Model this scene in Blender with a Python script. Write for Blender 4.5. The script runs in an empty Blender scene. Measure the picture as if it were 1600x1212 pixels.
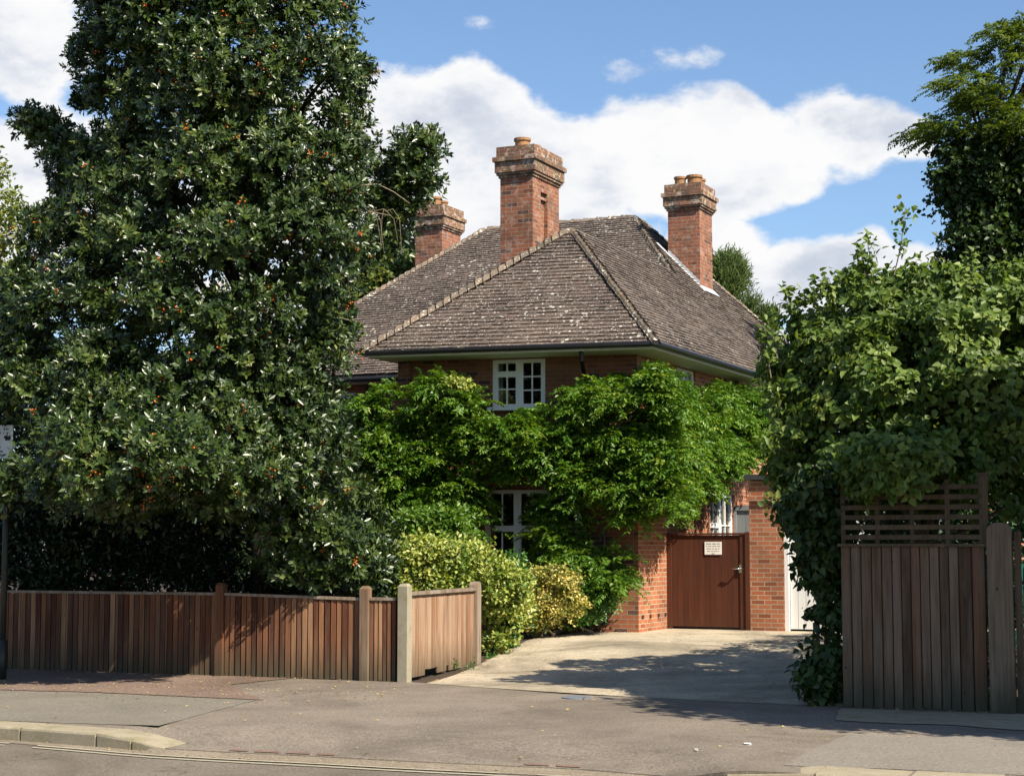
import bpy, math, random
import numpy as np
from mathutils import Vector
R = math.radians
random.seed(7); rng = np.random.default_rng(11)
scene = bpy.context.scene
COL = scene.collection

# ------------------------------------------------------------------ camera, sky, sun, exposure
cam_d = bpy.data.cameras.new('camera'); cam = bpy.data.objects.new('camera', cam_d); COL.objects.link(cam)
PITCH = math.atan(244/2700)
cam.location = (0, 0, 1.7); cam.rotation_euler = (math.pi/2 + PITCH, 0, 0)
cam_d.sensor_width = 36; cam_d.lens = 2700/1600*36; cam_d.clip_end = 3000; cam_d.clip_start = .1
scene.camera = cam
SUN_AZ, SUN_EL = R(45), R(45)          # azimuth measured from straight behind the camera towards its right
sun_dir = Vector((math.sin(SUN_AZ)*math.cos(SUN_EL), -math.cos(SUN_AZ)*math.cos(SUN_EL), math.sin(SUN_EL)))
sd = bpy.data.lights.new('sun', 'SUN'); sd.energy = 5.0; sd.angle = R(.53); sd.color = (1, .9, .75)
sun = bpy.data.objects.new('sun', sd); COL.objects.link(sun)
sun.rotation_euler = sun_dir.to_track_quat('Z', 'Y').to_euler(); sun.location = (20, -20, 30)
scene.view_settings.view_transform = 'Standard'; scene.view_settings.look = 'None'
scene.view_settings.exposure = 1.0; scene.view_settings.gamma = 1
scene.cycles.max_bounces = 6; scene.cycles.transparent_max_bounces = 6

def nd(nt, typ, ins=None, **props):
    n = nt.nodes.new(typ)
    for k, v in props.items(): setattr(n, k, v)
    if ins:
        for k, v in ins.items():
            s = n.inputs[k]
            if isinstance(v, bpy.types.NodeSocket): nt.links.new(v, s)
            else: s.default_value = v
    return n
def mth(nt, op, a, b=None, c=None, clamp=False):
    ins = {0: a}
    if b is not None: ins[1] = b
    if c is not None: ins[2] = c
    return nd(nt, 'ShaderNodeMath', ins, operation=op, use_clamp=clamp).outputs[0]
def ramp(nt, fac, stops, interp='LINEAR'):
    n = nd(nt, 'ShaderNodeValToRGB', {0: fac}); cr = n.color_ramp; cr.interpolation = interp
    while len(cr.elements) < len(stops): cr.elements.new(.5)
    for e, (p, c) in zip(cr.elements, stops):
        e.position = p; e.color = (*c, 1) if len(c) == 3 else c
    return n.outputs[0]
def mixc(nt, f, a, b, mode='MIX'):
    n = nd(nt, 'ShaderNodeMix', None, data_type='RGBA', blend_type=mode)
    for s, v in ((n.inputs[0], f), (n.inputs[6], a), (n.inputs[7], b)):
        if isinstance(v, bpy.types.NodeSocket): nt.links.new(v, s)
        else: s.default_value = v if not isinstance(v, tuple) or len(v) == 4 else (*v, 1)
    return n.outputs[2]
def noise(nt, vec, scale, detail=3, rough=.5, dist=0):
    n = nd(nt, 'ShaderNodeTexNoise', {'Scale': scale, 'Detail': detail, 'Roughness': rough, 'Distortion': dist})
    if vec is not None: nt.links.new(vec, n.inputs['Vector'])
    return n.outputs[0]

world = bpy.data.worlds.new('World'); scene.world = world; world.use_nodes = True
nt = world.node_tree; nt.nodes.clear()
sky = nd(nt, 'ShaderNodeTexSky', None, sky_type='NISHITA', sun_disc=False, sun_elevation=SUN_EL,
         sun_rotation=math.pi-SUN_AZ, altitude=50, air_density=1.0, dust_density=.6, ozone_density=4.6)
tc = nd(nt, 'ShaderNodeTexCoord').outputs['Generated']
sp = nd(nt, 'ShaderNodeSeparateXYZ', {0: tc}).outputs
az = mth(nt, 'ARCTAN2', sp[0], sp[1]); el = mth(nt, 'ARCSINE', sp[2])
# cloud banks: (azimuth deg, elevation deg, half width, half height)
CL = [(-4.0,12.2,4.6,3.1),(-1.2,13.4,2.6,2.5),(1.2,12.6,3.2,2.5),(3.6,12.6,3.4,2.4),(6.2,12.9,3.0,2.2),(8.6,12.7,2.6,1.5),(11,13.3,2.6,1.5),(12.8,13.2,1.6,.9),
      (-2.5,9.6,5.0,2.4),(3.4,9.8,3.6,2.0),(6.8,11.6,2.6,1.2),
      (7.9,9.7,1.9,1.6),(10.2,9.0,2.2,1.5),(12.9,8.6,2.6,1.3),(8.8,5.6,8.0,2.0),
      (-16.6,16.6,2.4,3.0),(-15.6,12.0,3.4,2.4),(-12,9.5,3.8,2.2),(-18,9.5,3,3),(-5,7,6,2),
      (-1.3,16.9,1.1,.38),(5.2,16.1,1.6,.5),(-40,16,14,6),(38,20,10,3),(170,30,24,6)]
wn = nd(nt, 'ShaderNodeTexNoise', {'Vector': tc, 'Scale': 9., 'Detail': 4.}).outputs['Color']
wsp = nd(nt, 'ShaderNodeSeparateXYZ', {0: wn}).outputs
az = mth(nt, 'ADD', az, mth(nt, 'MULTIPLY', mth(nt, 'SUBTRACT', wsp[0], .5), .11)); el_w = mth(nt, 'ADD', el, mth(nt, 'MULTIPLY', mth(nt, 'SUBTRACT', wsp[1], .5), .055))
F = None
for a, e, ra, re in CL:
    dx = mth(nt, 'MULTIPLY', mth(nt, 'SUBTRACT', az, R(a)), 1/R(ra)); dy = mth(nt, 'MULTIPLY', mth(nt, 'SUBTRACT', el_w, R(e)), 1/R(re))
    q = mth(nt, 'SUBTRACT', 1.0, mth(nt, 'MULTIPLY_ADD', dx, dx, mth(nt, 'MULTIPLY', dy, dy)))
    if a in (-1.3, 5.2): q = mth(nt, 'MULTIPLY', q, .2)
    F = q if F is None else mth(nt, 'MAXIMUM', F, q)
F = mth(nt, 'MAXIMUM', F, -1.0)
wv = nd(nt, 'ShaderNodeVectorMath', {0: tc, 1: (1, 1, 1.7)}, operation='MULTIPLY').outputs[0]
n1 = noise(nt, wv, 20, 10, .6); n2 = noise(nt, wv, 7, 4, .5)
dens = mth(nt, 'ADD', F, mth(nt, 'MULTIPLY', mth(nt, 'SUBTRACT', n1, .5), 1.9))
cov = nd(nt, 'ShaderNodeMapRange', {0: dens, 1: -.03, 2: .46}, interpolation_type='SMOOTHSTEP').outputs[0]
n3 = noise(nt, wv, 11, 7, .6)
wv2 = nd(nt, 'ShaderNodeVectorMath', {0: wv, 1: (.0, .0, .045)}, operation='ADD').outputs[0]
relief = mth(nt, 'SUBTRACT', noise(nt, wv2, 11, 7, .6), n3)     # denser just above than here: an underside
shade = mth(nt, 'ADD', mth(nt, 'ADD', mth(nt, 'MULTIPLY', n2, .75), mth(nt, 'MULTIPLY', relief, .9)), mth(nt, 'MULTIPLY', mth(nt, 'SUBTRACT', dens, .3), .16))
ccol = ramp(nt, shade, [(.36, (1, 1, 1)), (.47, (.93, .94, .97)), (.58, (.74, .78, .86)), (.7, (.6, .66, .77))])
hz = nd(nt, 'ShaderNodeMapRange', {0: el, 1: R(4), 2: R(26)}).outputs[0]
skyc = nd(nt, 'ShaderNodeMix', {}, data_type='RGBA', blend_type='MULTIPLY'); 
bg1 = nd(nt, 'ShaderNodeBackground', {0: sky.outputs[0], 1: .083})
bg2 = nd(nt, 'ShaderNodeBackground', {0: ccol, 1: .49})
nt.nodes.remove(skyc)
mx = nd(nt, 'ShaderNodeMixShader', {0: cov, 1: bg1.outputs[0], 2: bg2.outputs[0]})
wo = nd(nt, 'ShaderNodeOutputWorld', {0: mx.outputs[0]})
world.cycles.sampling_method = 'MANUAL'; world.cycles.sample_map_resolution = 1024

# ------------------------------------------------------------------ surveying helpers
cP, sP = math.cos(PITCH), math.sin(PITCH)
def ray(px, py):
    a = (px-800)/2700; b = -(py-606)/2700
    return Vector((a, cP-b*sP, sP+b*cP))
def at(px, py, Y):
    d = ray(px, py); t = Y/d.y
    return Vector((d.x*t, Y, 1.7+d.z*t))
def gz(px, py, z=0.):
    d = ray(px, py); t = (z-1.7)/d.z
    return Vector((d.x*t, d.y*t, z))
def hit(px, py, P0, d):            # photo ray with the vertical plane through P0 along d; returns (distance along d, z)
    r_ = ray(px, py); n = (-d[1], d[0])
    t = (P0[0]*n[0]+P0[1]*n[1])/(r_.x*n[0]+r_.y*n[1])
    return ((r_.x*t-P0[0])*d[0]+(r_.y*t-P0[1])*d[1], 1.7+r_.z*t)
def unit(x, y):
    l = math.hypot(x, y); return (x/l, y/l)

# ------------------------------------------------------------------ object helpers
def tag(o, label=None, cat=None, group=None, kind=None):
    if label: o['label'] = label
    if cat: o['category'] = cat
    if group: o['group'] = group
    if kind: o['kind'] = kind
    return o
def thing(name, label, cat, loc=(0, 0, 0), group=None):
    o = bpy.data.objects.new(name, None); COL.objects.link(o); o.location = loc; o.empty_display_size = .2
    return tag(o, label, cat, group)
def link(name, me, mat, parent=None):
    if mat:
        for m in (mat if isinstance(mat, list) else [mat]): me.materials.append(m)
    o = bpy.data.objects.new(name, me); COL.objects.link(o)
    if parent is not None:
        o.parent = parent
        if parent.type == 'EMPTY': o.location = -parent.location
    return o
class MB:
    def __init__(s): s.v = []; s.f = []; s.r = []; s.m = []
    def face(s, pts, r=.5, m=0):
        n = len(s.v); s.v += [tuple(p) for p in pts]; s.f.append(tuple(range(n, n+len(pts)))); s.r.append(r); s.m.append(m)
    def box(s, c, ux, size, r=None, m=0, uz=(0, 0, 1), bev=0):
        """box centred at c, x axis along horizontal unit ux, sizes (along, across, up)"""
        r = random.random() if r is None else r
        U = Vector((ux[0], ux[1], ux[2] if len(ux) > 2 else 0)).normalized(); Z = Vector(uz); V = Z.cross(U).normalized(); Z = U.cross(V)
        c = Vector(c); a, b, h = U*size[0]/2, V*size[1]/2, Z*size[2]/2
        P = lambda i, j, k: c+a*i+b*j+h*k
        for q in ([(-1,-1,-1),(1,-1,-1),(1,-1,1),(-1,-1,1)], [(1,1,-1),(-1,1,-1),(-1,1,1),(1,1,1)], [(1,-1,-1),(1,1,-1),(1,1,1),(1,-1,1)],
                  [(-1,1,-1),(-1,-1,-1),(-1,-1,1),(-1,1,1)], [(-1,-1,1),(1,-1,1),(1,1,1),(-1,1,1)], [(-1,1,-1),(1,1,-1),(1,-1,-1),(-1,-1,-1)]):
            s.face([P(*k) for k in q], r, m)
    def tube(s, pts, rad, seg=6, r=.5, m=0, caps=True):
        rings = []; n = len(pts); prev = None
        for i, p in enumerate(pts):
            p = Vector(p); d = (Vector(pts[min(i+1, n-1)])-Vector(pts[max(i-1, 0)])).normalized()
            a = d.orthogonal().normalized() if prev is None else (prev-d*prev.dot(d)).normalized(); prev = a
            b = d.cross(a); rr = rad[i] if isinstance(rad, (list, tuple)) else rad
            rings.append([p+(a*math.cos(t)+b*math.sin(t))*rr for t in [2*math.pi*k/seg for k in range(seg)]])
        base = len(s.v)
        for rg in rings: s.v += [tuple(q) for q in rg]
        for i in range(n-1):
            for k in range(seg):
                k2 = (k+1) % seg
                s.f.append((base+i*seg+k, base+i*seg+k2, base+(i+1)*seg+k2, base+(i+1)*seg+k)); s.r.append(r); s.m.append(m)
        if caps:
            s.f.append(tuple(base+k for k in reversed(range(seg)))); s.r.append(r); s.m.append(m)
            s.f.append(tuple(base+(n-1)*seg+k for k in range(seg))); s.r.append(r); s.m.append(m)
    def build(s, name, mat, parent=None, smooth=False):
        me = bpy.data.meshes.new(name); me.from_pydata(s.v, [], s.f); me.update()
        at_ = me.attributes.new('rnd', 'FLOAT', 'FACE'); at_.data.foreach_set('value', s.r)
        if any(s.m): me.polygons.foreach_set('material_index', s.m)
        uv = me.uv_layers.new(name='UVMap'); buf = np.zeros(len(me.loops)*2)
        for p in me.polygons:
            n = p.normal
            if abs(n.z) < .75:
                l = math.hypot(n.x, n.y) or 1; tx, ty = -n.y/l, n.x/l
                for li in p.loop_indices:
                    co = me.vertices[me.loops[li].vertex_index].co
                    buf[2*li] = co.x*tx+co.y*ty+50; buf[2*li+1] = co.z+5
            else:
                for li in p.loop_indices:
                    co = me.vertices[me.loops[li].vertex_index].co
                    buf[2*li] = co.x*.908-co.y*.418+50; buf[2*li+1] = co.x*.418+co.y*.908
        uv.data.foreach_set('uv', buf)
        if smooth: me.polygons.foreach_set('use_smooth', [True]*len(me.polygons))
        return link(name, me, mat, parent)

# ------------------------------------------------------------------ materials
KA = .74          # overall albedo scale, paired with the exposure
def ks(c): return tuple(x*KA for x in c)
def kst(stops): return [(p, ks(c)) for p, c in stops]
def newmat(name):
    m = bpy.data.materials.new(name); m.use_nodes = True; n = m.node_tree; n.nodes.clear()
    return m, n
def finish(n, col, rough=.8, bump=None, bstr=.3, spec=.3, bdist=.01, **kw):
    p = nd(n, 'ShaderNodeBsdfPrincipled', {'Base Color': col if isinstance(col, bpy.types.NodeSocket) else (*col, 1), 'Roughness': rough, 'Specular IOR Level': spec})
    for k, v in kw.items(): p.inputs[k.replace('_', ' ')].default_value = v
    if bump is not None:
        b = nd(n, 'ShaderNodeBump', {'Strength': bstr, 'Distance': bdist, 'Height': bump}); n.links.new(b.outputs[0], p.inputs['Normal'])
    nd(n, 'ShaderNodeOutputMaterial', {0: p.outputs[0]})
    return p
def attr(n, a='rnd'): return nd(n, 'ShaderNodeAttribute', None, attribute_name=a).outputs['Fac']
def pos(n): return nd(n, 'ShaderNodeNewGeometry').outputs['Position']
def uvn(n): return nd(n, 'ShaderNodeUVMap', None, uv_map='UVMap').outputs[0]

def brick_mat(name, c1, c2, mortar, blue=.0, soot=0.):
    c1, c2, mortar = ks(c1), ks(c2), ks(mortar); m, n = newmat(name); uv = uvn(n)
    wob = nd(n, 'ShaderNodeVectorMath', {0: uv, 1: nd(n, 'ShaderNodeVectorMath', {0: nd(n, 'ShaderNodeTexNoise', {'Vector': uv, 'Scale': 9.}).outputs['Color'], 3: .014}, operation='SCALE').outputs[0]}, operation='ADD').outputs[0]
    b = nd(n, 'ShaderNodeTexBrick', {'Vector': wob, 'Color1': (0, 0, 0, 1), 'Color2': (1, 1, 1, 1), 'Mortar': (.5, .5, .5, 1), 'Scale': 1., 'Mortar Size': .0075, 'Mortar Smooth': .15, 'Bias': 0., 'Brick Width': .225, 'Row Height': .076}, offset=.5)
    bv = b.outputs['Color']
    col = ramp(n, bv, [(0, c1), (.3, tuple(.5*(x+y) for x, y in zip(c1, c2))), (.6, c2), (.82, tuple(x*.5 for x in c1)), (1, tuple(x*1.2 for x in c2))])
    if blue:
        bl = mth(n, 'GREATER_THAN', bv, 1-blue); col = mixc(n, bl, col, (.045, .035, .045))
    col = mixc(n, mth(n, 'MULTIPLY', noise(n, pos(n), 60, 3), .6), col, tuple(x*.7 for x in c1))
    mort = mixc(n, noise(n, pos(n), 5, 3), mortar, tuple(x*.72 for x in mortar))
    col = mixc(n, b.outputs['Fac'], col, mort)
    st = ramp(n, noise(n, pos(n), 1.7, 6, .6), [(.42, (0, 0, 0)), (.7, (1, 1, 1))])
    col = mixc(n, mth(n, 'MULTIPLY', st, .5), col, (.1, .065, .045))
    if soot:
        st2 = ramp(n, noise(n, pos(n), 4.2, 7, .72), [(.46, (0, 0, 0)), (.6, (.85, .85, .85))])
        col = mixc(n, mth(n, 'MULTIPLY', st2, soot*1.0), col, (.1, .08, .06))
        ef = ramp(n, noise(n, pos(n), 6.5, 6, .7, .4), [(.53, (0, 0, 0)), (.62, (1, 1, 1))])
        col = mixc(n, mth(n, 'MULTIPLY', ef, soot*.85), col, (.46, .38, .32))
        li = ramp(n, noise(n, pos(n), 11, 5, .68), [(.58, (0, 0, 0)), (.64, (1, 1, 1))])
        col = mixc(n, mth(n, 'MULTIPLY', li, soot*.8), col, (.42, .36, .16))
    h = mth(n, 'ADD', mth(n, 'MULTIPLY', mth(n, 'SUBTRACT', 1., b.outputs['Fac']), .7), mth(n, 'MULTIPLY', noise(n, pos(n), 90, 3), .3))
    finish(n, col, .88, h, .8, .2, .012)
    return m
M = {}
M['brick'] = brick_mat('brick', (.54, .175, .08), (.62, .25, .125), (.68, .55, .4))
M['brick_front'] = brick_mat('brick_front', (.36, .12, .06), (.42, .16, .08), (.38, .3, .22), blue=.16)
M['brick_chim'] = brick_mat('brick_chimney', (.4, .115, .06), (.5, .19, .1), (.5, .38, .29), soot=.42, blue=.06)
M['brick_cap'] = brick_mat('brick_chimney_cap', (.3, .12, .075), (.36, .17, .1), (.45, .38, .28), soot=1.0)

def tile_mat(name, base, lich):
    base = ks(base)
    m, n = newmat(name); r = attr(n); P = pos(n)
    col = ramp(n, r, [(0, tuple(x*.45 for x in base)), (.3, tuple(x*.8 for x in base)), (.55, (base[0]*1.05, base[1]*.98, base[2]*.95)), (.85, tuple(x*1.3 for x in base)), (1, (base[0]*1.5, base[1]*1.25, base[2]*1.1))])
    big = ramp(n, noise(n, P, .9, 4), [(.35, (0, 0, 0)), (.7, (1, 1, 1))])
    col = mixc(n, mth(n, 'MULTIPLY', big, .45), col, (.16, .125, .1))
    col = mixc(n, ramp(n, noise(n, P, 55, 4, .7), [(.45, (0, 0, 0)), (.78, (.5, .5, .5))]), col, (.23, .19, .155))
    # lichen rosettes
    v = nd(n, 'ShaderNodeTexVoronoi', {'Vector': P, 'Scale': 9.}, distance='EUCLIDEAN')
    l1 = mth(n, 'LESS_THAN', mth(n, 'ADD', v.outputs['Distance'], mth(n, 'MULTIPLY', noise(n, P, 45, 3), .22)), mth(n, 'MULTIPLY', mth(n, 'POWER', noise(n, P, 1.6, 5, .65), 2.4), 1.35*lich))
    col = mixc(n, l1, col, mixc(n, noise(n, P, 14, 2), (.5, .475, .42), (.34, .32, .27)))
    l2 = ramp(n, noise(n, P, 26, 4, .7), [(.58, (0, 0, 0)), (.64, (1, 1, 1))])
    col = mixc(n, mth(n, 'MULTIPLY', l2, .8*lich), col, (.5, .48, .42))
    finish(n, col, .92, noise(n, P, 70, 4, .7), .5, .2, .006)
    return m
M['tile'] = tile_mat('clay_tile', (.08, .062, .056), .9)
M['tile_side'] = tile_mat('clay_tile_side', (.093, .075, .067), .72)
M['hip'] = tile_mat('hip_tile', (.15, .122, .09), 1.0)

def wood_mat(name, stops, grey, gamt, wet=.35):
    stops = kst(stops); grey = ks(grey)
    m, n = newmat(name); r = attr(n); P = pos(n)
    col = ramp(n, r, stops)
    sp_ = nd(n, 'ShaderNodeVectorMath', {0: P, 1: (38, 38, 1.6)}, operation='MULTIPLY').outputs[0]
    off = nd(n, 'ShaderNodeCombineXYZ', {2: mth(n, 'MULTIPLY', r, 60.)}).outputs[0]
    sp2 = nd(n, 'ShaderNodeVectorMath', {0: sp_, 1: off}, operation='ADD').outputs[0]
    g = noise(n, sp2, 1., 6, .6)
    col = mixc(n, ramp(n, g, [(.35, (.8, .8, .8)), (.62, (0, 0, 0))]), col, mixc(n, .62, col, (.02, .013, .01)))
    w = noise(n, nd(n, 'ShaderNodeVectorMath', {0: sp2, 1: (.12, .12, .5)}, operation='MULTIPLY').outputs[0], 1., 5, .65)
    col = mixc(n, mth(n, 'MULTIPLY', ramp(n, w, [(.45, (0, 0, 0)), (.66, (1, 1, 1))]), gamt), col, grey)
    z = nd(n, 'ShaderNodeSeparateXYZ', {0: P}).outputs[2]
    dmp = nd(n, 'ShaderNodeMapRange', {0: mth(n, 'ADD', z, mth(n, 'MULTIPLY', mth(n, 'SUBTRACT', w, .5), .7)), 1: .02, 2: .5, 3: 1., 4: 0.}).outputs[0]
    col = mixc(n, mth(n, 'MULTIPLY', dmp, wet), col, (.045, .045, .028))
    vv = nd(n, 'ShaderNodeTexVoronoi', {'Vector': P, 'Scale': 3.1}).outputs['Distance']
    col = mixc(n, mth(n, 'LESS_THAN', vv, .035), col, (.02, .012, .01))
    finish(n, col, .82, g, .5, .25, .004)
    return m
M['fence'] = wood_mat('fence_board', [(0, (.09, .03, .015)), (.3, (.17, .06, .027)), (.6, (.27, .11, .05)), (.85, (.37, .18, .085)), (1, (.5, .27, .14))], (.27, .17, .11), .4, .8)
M['fence_pale'] = wood_mat('fence_board_pale', [(0, (.32, .16, .09)), (.4, (.42, .235, .135)), (.8, (.5, .31, .19)), (1, (.58, .39, .25))], (.48, .36, .25), .55, .7)
M['rail'] = wood_mat('fence_rail', [(0, (.3, .22, .15)), (1, (.38, .29, .21))], (.42, .38, .32), .6, 0)
M['fence_grey'] = wood_mat('weathered_board', [(0, (.1, .05, .026)), (.3, (.19, .12, .068)), (.55, (.26, .115, .055)), (.8, (.27, .19, .125)), (1, (.17, .125, .085))], (.27, .22, .165), .45, .97)
M['trellis'] = wood_mat('trellis_wood', [(0, (.08, .055, .03)), (1, (.15, .105, .06))], (.2, .16, .1), .4, 0)
M['postwood'] = wood_mat('post_wood', [(0, (.2, .12, .07)), (1, (.28, .17, .1))], (.36, .28, .2), .5, .7)
M['gate'] = wood_mat('gate_wood', [(0, (.105, .03, .013)), (1, (.13, .038, .017))], (.17, .065, .034), .35, .2)
def concrete_mat(name, a, b, moss=.3):
    a, b = ks(a), ks(b)
    m, n = newmat(name); P = pos(n)
    col = mixc(n, noise(n, P, 6, 6, .65), a, b)
    col = mixc(n, ramp(n, noise(n, P, 120, 2), [(.5, (0, 0, 0)), (.75, (.7, .7, .7))]), col, tuple(x*.55 for x in a))
    col = mixc(n, mth(n, 'MULTIPLY', ramp(n, noise(n, P, 3.1, 5, .7), [(.5, (0, 0, 0)), (.7, (1, 1, 1))]), moss), col, (.16, .15, .06))
    finish(n, col, .9, noise(n, P, 60, 5, .7), .5, .2, .006)
    return m
M['conc_post'] = concrete_mat('concrete_post', (.34, .3, .21), (.5, .45, .34), .6)
M['kerb'] = concrete_mat('kerb_stone', (.27, .225, .15), (.52, .46, .33), .6)
M['lead'] = concrete_mat('lead_flashing', (.5, .52, .55), (.66, .68, .7), 0)

def asphalt_mat(name, a, b, grain, stain=.5, crack=0.):
    a, b = ks(a), ks(b); grain *= KA
    m, n = newmat(name); P = pos(n)
    col = mixc(n, ramp(n, noise(n, P, 1.1, 6, .62), [(.3, (0, 0, 0)), (.7, (1, 1, 1))]), a, b)
    g = noise(n, P, 42, 5, .85)
    col = mixc(n, ramp(n, g, [(.5, (0, 0, 0)), (.68, (1, 1, 1))]), col, tuple(min(1, x*1.15+grain) for x in b))
    col = mixc(n, ramp(n, noise(n, P, 24, 5, .85), [(.34, (.85, .85, .85)), (.47, (0, 0, 0))]), col, tuple(x*.4 for x in a))
    s = ramp(n, noise(n, P, .45, 7, .7, .6), [(.46, (0, 0, 0)), (.66, (1, 1, 1))])
    col = mixc(n, mth(n, 'MULTIPLY', s, stain), col, tuple(x*.6 for x in a))
    if crack:
        v = nd(n, 'ShaderNodeTexVoronoi', {'Vector': nd(n, 'ShaderNodeVectorMath', {0: P, 1: nd(n, 'ShaderNodeVectorMath', {0: nd(n, 'ShaderNodeTexNoise', {'Vector': P, 'Scale': 2.5, 'Detail': 5.}).outputs['Color'], 3: .9}, operation='SCALE').outputs[0]}, operation='ADD').outputs[0], 'Scale': .42}, feature='DISTANCE_TO_EDGE')
        col = mixc(n, mth(n, 'MULTIPLY', mth(n, 'LESS_THAN', v.outputs['Distance'], .006), crack), col, tuple(x*.35 for x in a))
    finish(n, col, .88, g, .6, .25, .006)
    return m
M['pave'] = asphalt_mat('pavement_asphalt', (.178, .147, .113), (.262, .217, .166), .18, .6, .22)
M['patch'] = asphalt_mat('pavement_patch', (.19, .17, .13), (.24, .215, .17), .1, .25)
M['patch2'] = asphalt_mat('pavement_patch_right', (.215, .19, .158), (.27, .24, .2), .12, .25)
M['strip'] = asphalt_mat('gravelly_strip', (.17, .115, .085), (.24, .165, .12), .2, .5)
M['road'] = asphalt_mat('road_asphalt', (.155, .128, .097), (.215, .18, .138), .15, .6, .45)
M['gutterstrip'] = asphalt_mat('channel', (.22, .175, .125), (.3, .25, .18), .1, .5)
M['drive'] = asphalt_mat('driveway_concrete', (.32, .27, .19), (.62, .53, .385), .2, .95, .4)
M['soil'] = asphalt_mat('garden_soil', (.05, .035, .022), (.085, .06, .04), .05, .5)
def simple(name, c, rough=.6, var=.15, spec=.4, sc=12, **kw):
    c = ks(c) if max(c) < .6 else c
    m, n = newmat(name); P = pos(n)
    col = mixc(n, noise(n, P, sc, 5, .6), tuple(x*(1-var) for x in c), tuple(min(1, x*(1+var)) for x in c))
    finish(n, col, rough, noise(n, P, sc*5, 3), .15, spec, .003, **kw)
    return m
M['white'] = simple('white_paint', (.78, .79, .76), .45, .06)
M['cream'] = simple('cream_paint', (.6, .6, .47), .55, .1)
M['black'] = simple('black_gutter', (.018, .018, .02), .35, .3)
M['metal'] = simple('handle_steel', (.6, .6, .58), .25, .1, Metallic=1.0)
M['pot'] = simple('terracotta', (.36, .19, .085), .8, .35, sc=9)
M['yellow'] = simple('yellow_line', (.5, .46, .33), .8, .4, sc=20)
M['red'] = simple('red_brick_flush', (.22, .14, .105), .85, .4, sc=7)
M['teal'] = simple('teal_paint', (.03, .2, .15), .6, .25)
M['garage'] = simple('garage_door_white', (.72, .72, .7), .5, .06)
M['greydoor'] = simple('grey_door', (.3, .32, .33), .5, .1)
M['felt'] = simple('roof_felt', (.05, .05, .05), .9, .3)
M['ink'] = simple('ink', (.05, .05, .05), .7, .2)
M['plate'] = simple('sign_plate', (.72, .74, .72), .35, .06)
M['gplate'] = simple('notice_plate', (.8, .77, .7), .4, .05)
M['pole'] = simple('pole_dark', (.02, .025, .022), .5, .3)
M['bark'] = simple('bark', (.14, .115, .085), .9, .4, .2, 18)
M['barkdark'] = simple('bark_dark', (.028, .024, .018), .95, .4, .1, 18)
M['barkpale'] = simple('bark_pale', (.36, .32, .24), .85, .3, .2, 12)
M['twig'] = simple('twig', (.3, .24, .16), .9, .3, .2, 18)
M['dark'] = simple('dark_interior', (.03, .028, .025), .9, .3)
M['curtain'] = simple('curtain', (.55, .55, .5), .9, .1)
M['leaf_litter'] = simple('fallen_leaf', (.5, .36, .14), .8, .5, .2, 3)
M['iron'] = simple('cover_iron', (.2, .23, .27), .45, .2)
M['berry'] = simple('berry', (.7, .16, .03), .35, .3)
def glass():
    m, n = newmat('window_glass')
    lw = nd(n, 'ShaderNodeFresnel', {'IOR': 1.5}).outputs[0]
    nb = nd(n, 'ShaderNodeBump', {'Strength': .12, 'Distance': .01, 'Height': noise(n, pos(n), 3, 2)})
    g = nd(n, 'ShaderNodeBsdfGlossy', {'Color': (1, 1, 1, 1), 'Roughness': .01, 'Normal': nb.outputs[0]})
    t = nd(n, 'ShaderNodeBsdfTransparent', {'Color': (.75, .8, .78, 1)})
    mx_ = nd(n, 'ShaderNodeMixShader', {0: mth(n, 'MULTIPLY_ADD', lw, 1.2, .05, clamp=True), 1: t.outputs[0], 2: g.outputs[0]})
    nd(n, 'ShaderNodeOutputMaterial', {0: mx_.outputs[0]}); return m
M['glass'] = glass()
def leaf_mat(name, stops, rough=.4, spec=.5, trans=.3, tcol=None):
    stops = [(p, tuple(x*.82 for x in c)) for p, c in stops]
    m, n = newmat(name); r = attr(n)
    col = ramp(n, r, stops)
    p = nd(n, 'ShaderNodeBsdfPrincipled', {'Base Color': col, 'Roughness': rough, 'Specular IOR Level': spec})
    hs = nd(n, 'ShaderNodeHueSaturation', {'Hue': .485, 'Saturation': 1.15, 'Value': 1.7, 'Color': col})
    t = nd(n, 'ShaderNodeBsdfTranslucent', {'Color': hs.outputs[0]})
    mx_ = nd(n, 'ShaderNodeMixShader', {0: trans, 1: p.outputs[0], 2: t.outputs[0]})
    nd(n, 'ShaderNodeOutputMaterial', {0: mx_.outputs[0]}); return m
M['holly'] = leaf_mat('holly_leaf', [(0, (.011, .025, .005)), (.4, (.028, .055, .009)), (.75, (.066, .108, .018)), (1, (.17, .19, .042))], .36, .5, .08)
M['wist'] = leaf_mat('wisteria_leaf', [(0, (.034, .095, .01)), (.4, (.082, .182, .019)), (.75, (.155, .265, .037)), (.93, (.3, .385, .065)), (1, (.36, .38, .06))], .42, .4, .28)
M['climb'] = leaf_mat('climber_leaf', [(0, (.036, .072, .013)), (.4, (.088, .152, .025)), (.75, (.17, .25, .048)), (.95, (.31, .38, .1)), (1, (.36, .26, .12))], .5, .35, .3)
M['ivy'] = leaf_mat('ivy_leaf', [(0, (.018, .045, .015)), (.5, (.03, .075, .02)), (.9, (.06, .13, .03)), (1, (.12, .2, .05))], .35, .5, .2)
M['ivyshade'] = leaf_mat('ivy_leaf_shade', [(0, (.018, .036, .008)), (.6, (.034, .066, .012)), (.9, (.06, .11, .018)), (1, (.2, .28, .05))], .45, .3, .15)  # ivy tones darkened to stand in for shade on these leaves
M['varieg'] = leaf_mat('variegated_leaf', [(0, (.06, .13, .02)), (.36, (.13, .21, .03)), (.5, (.33, .4, .07)), (.8, (.5, .52, .15)), (1, (.75, .73, .36))], .45, .4, .3)
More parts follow.
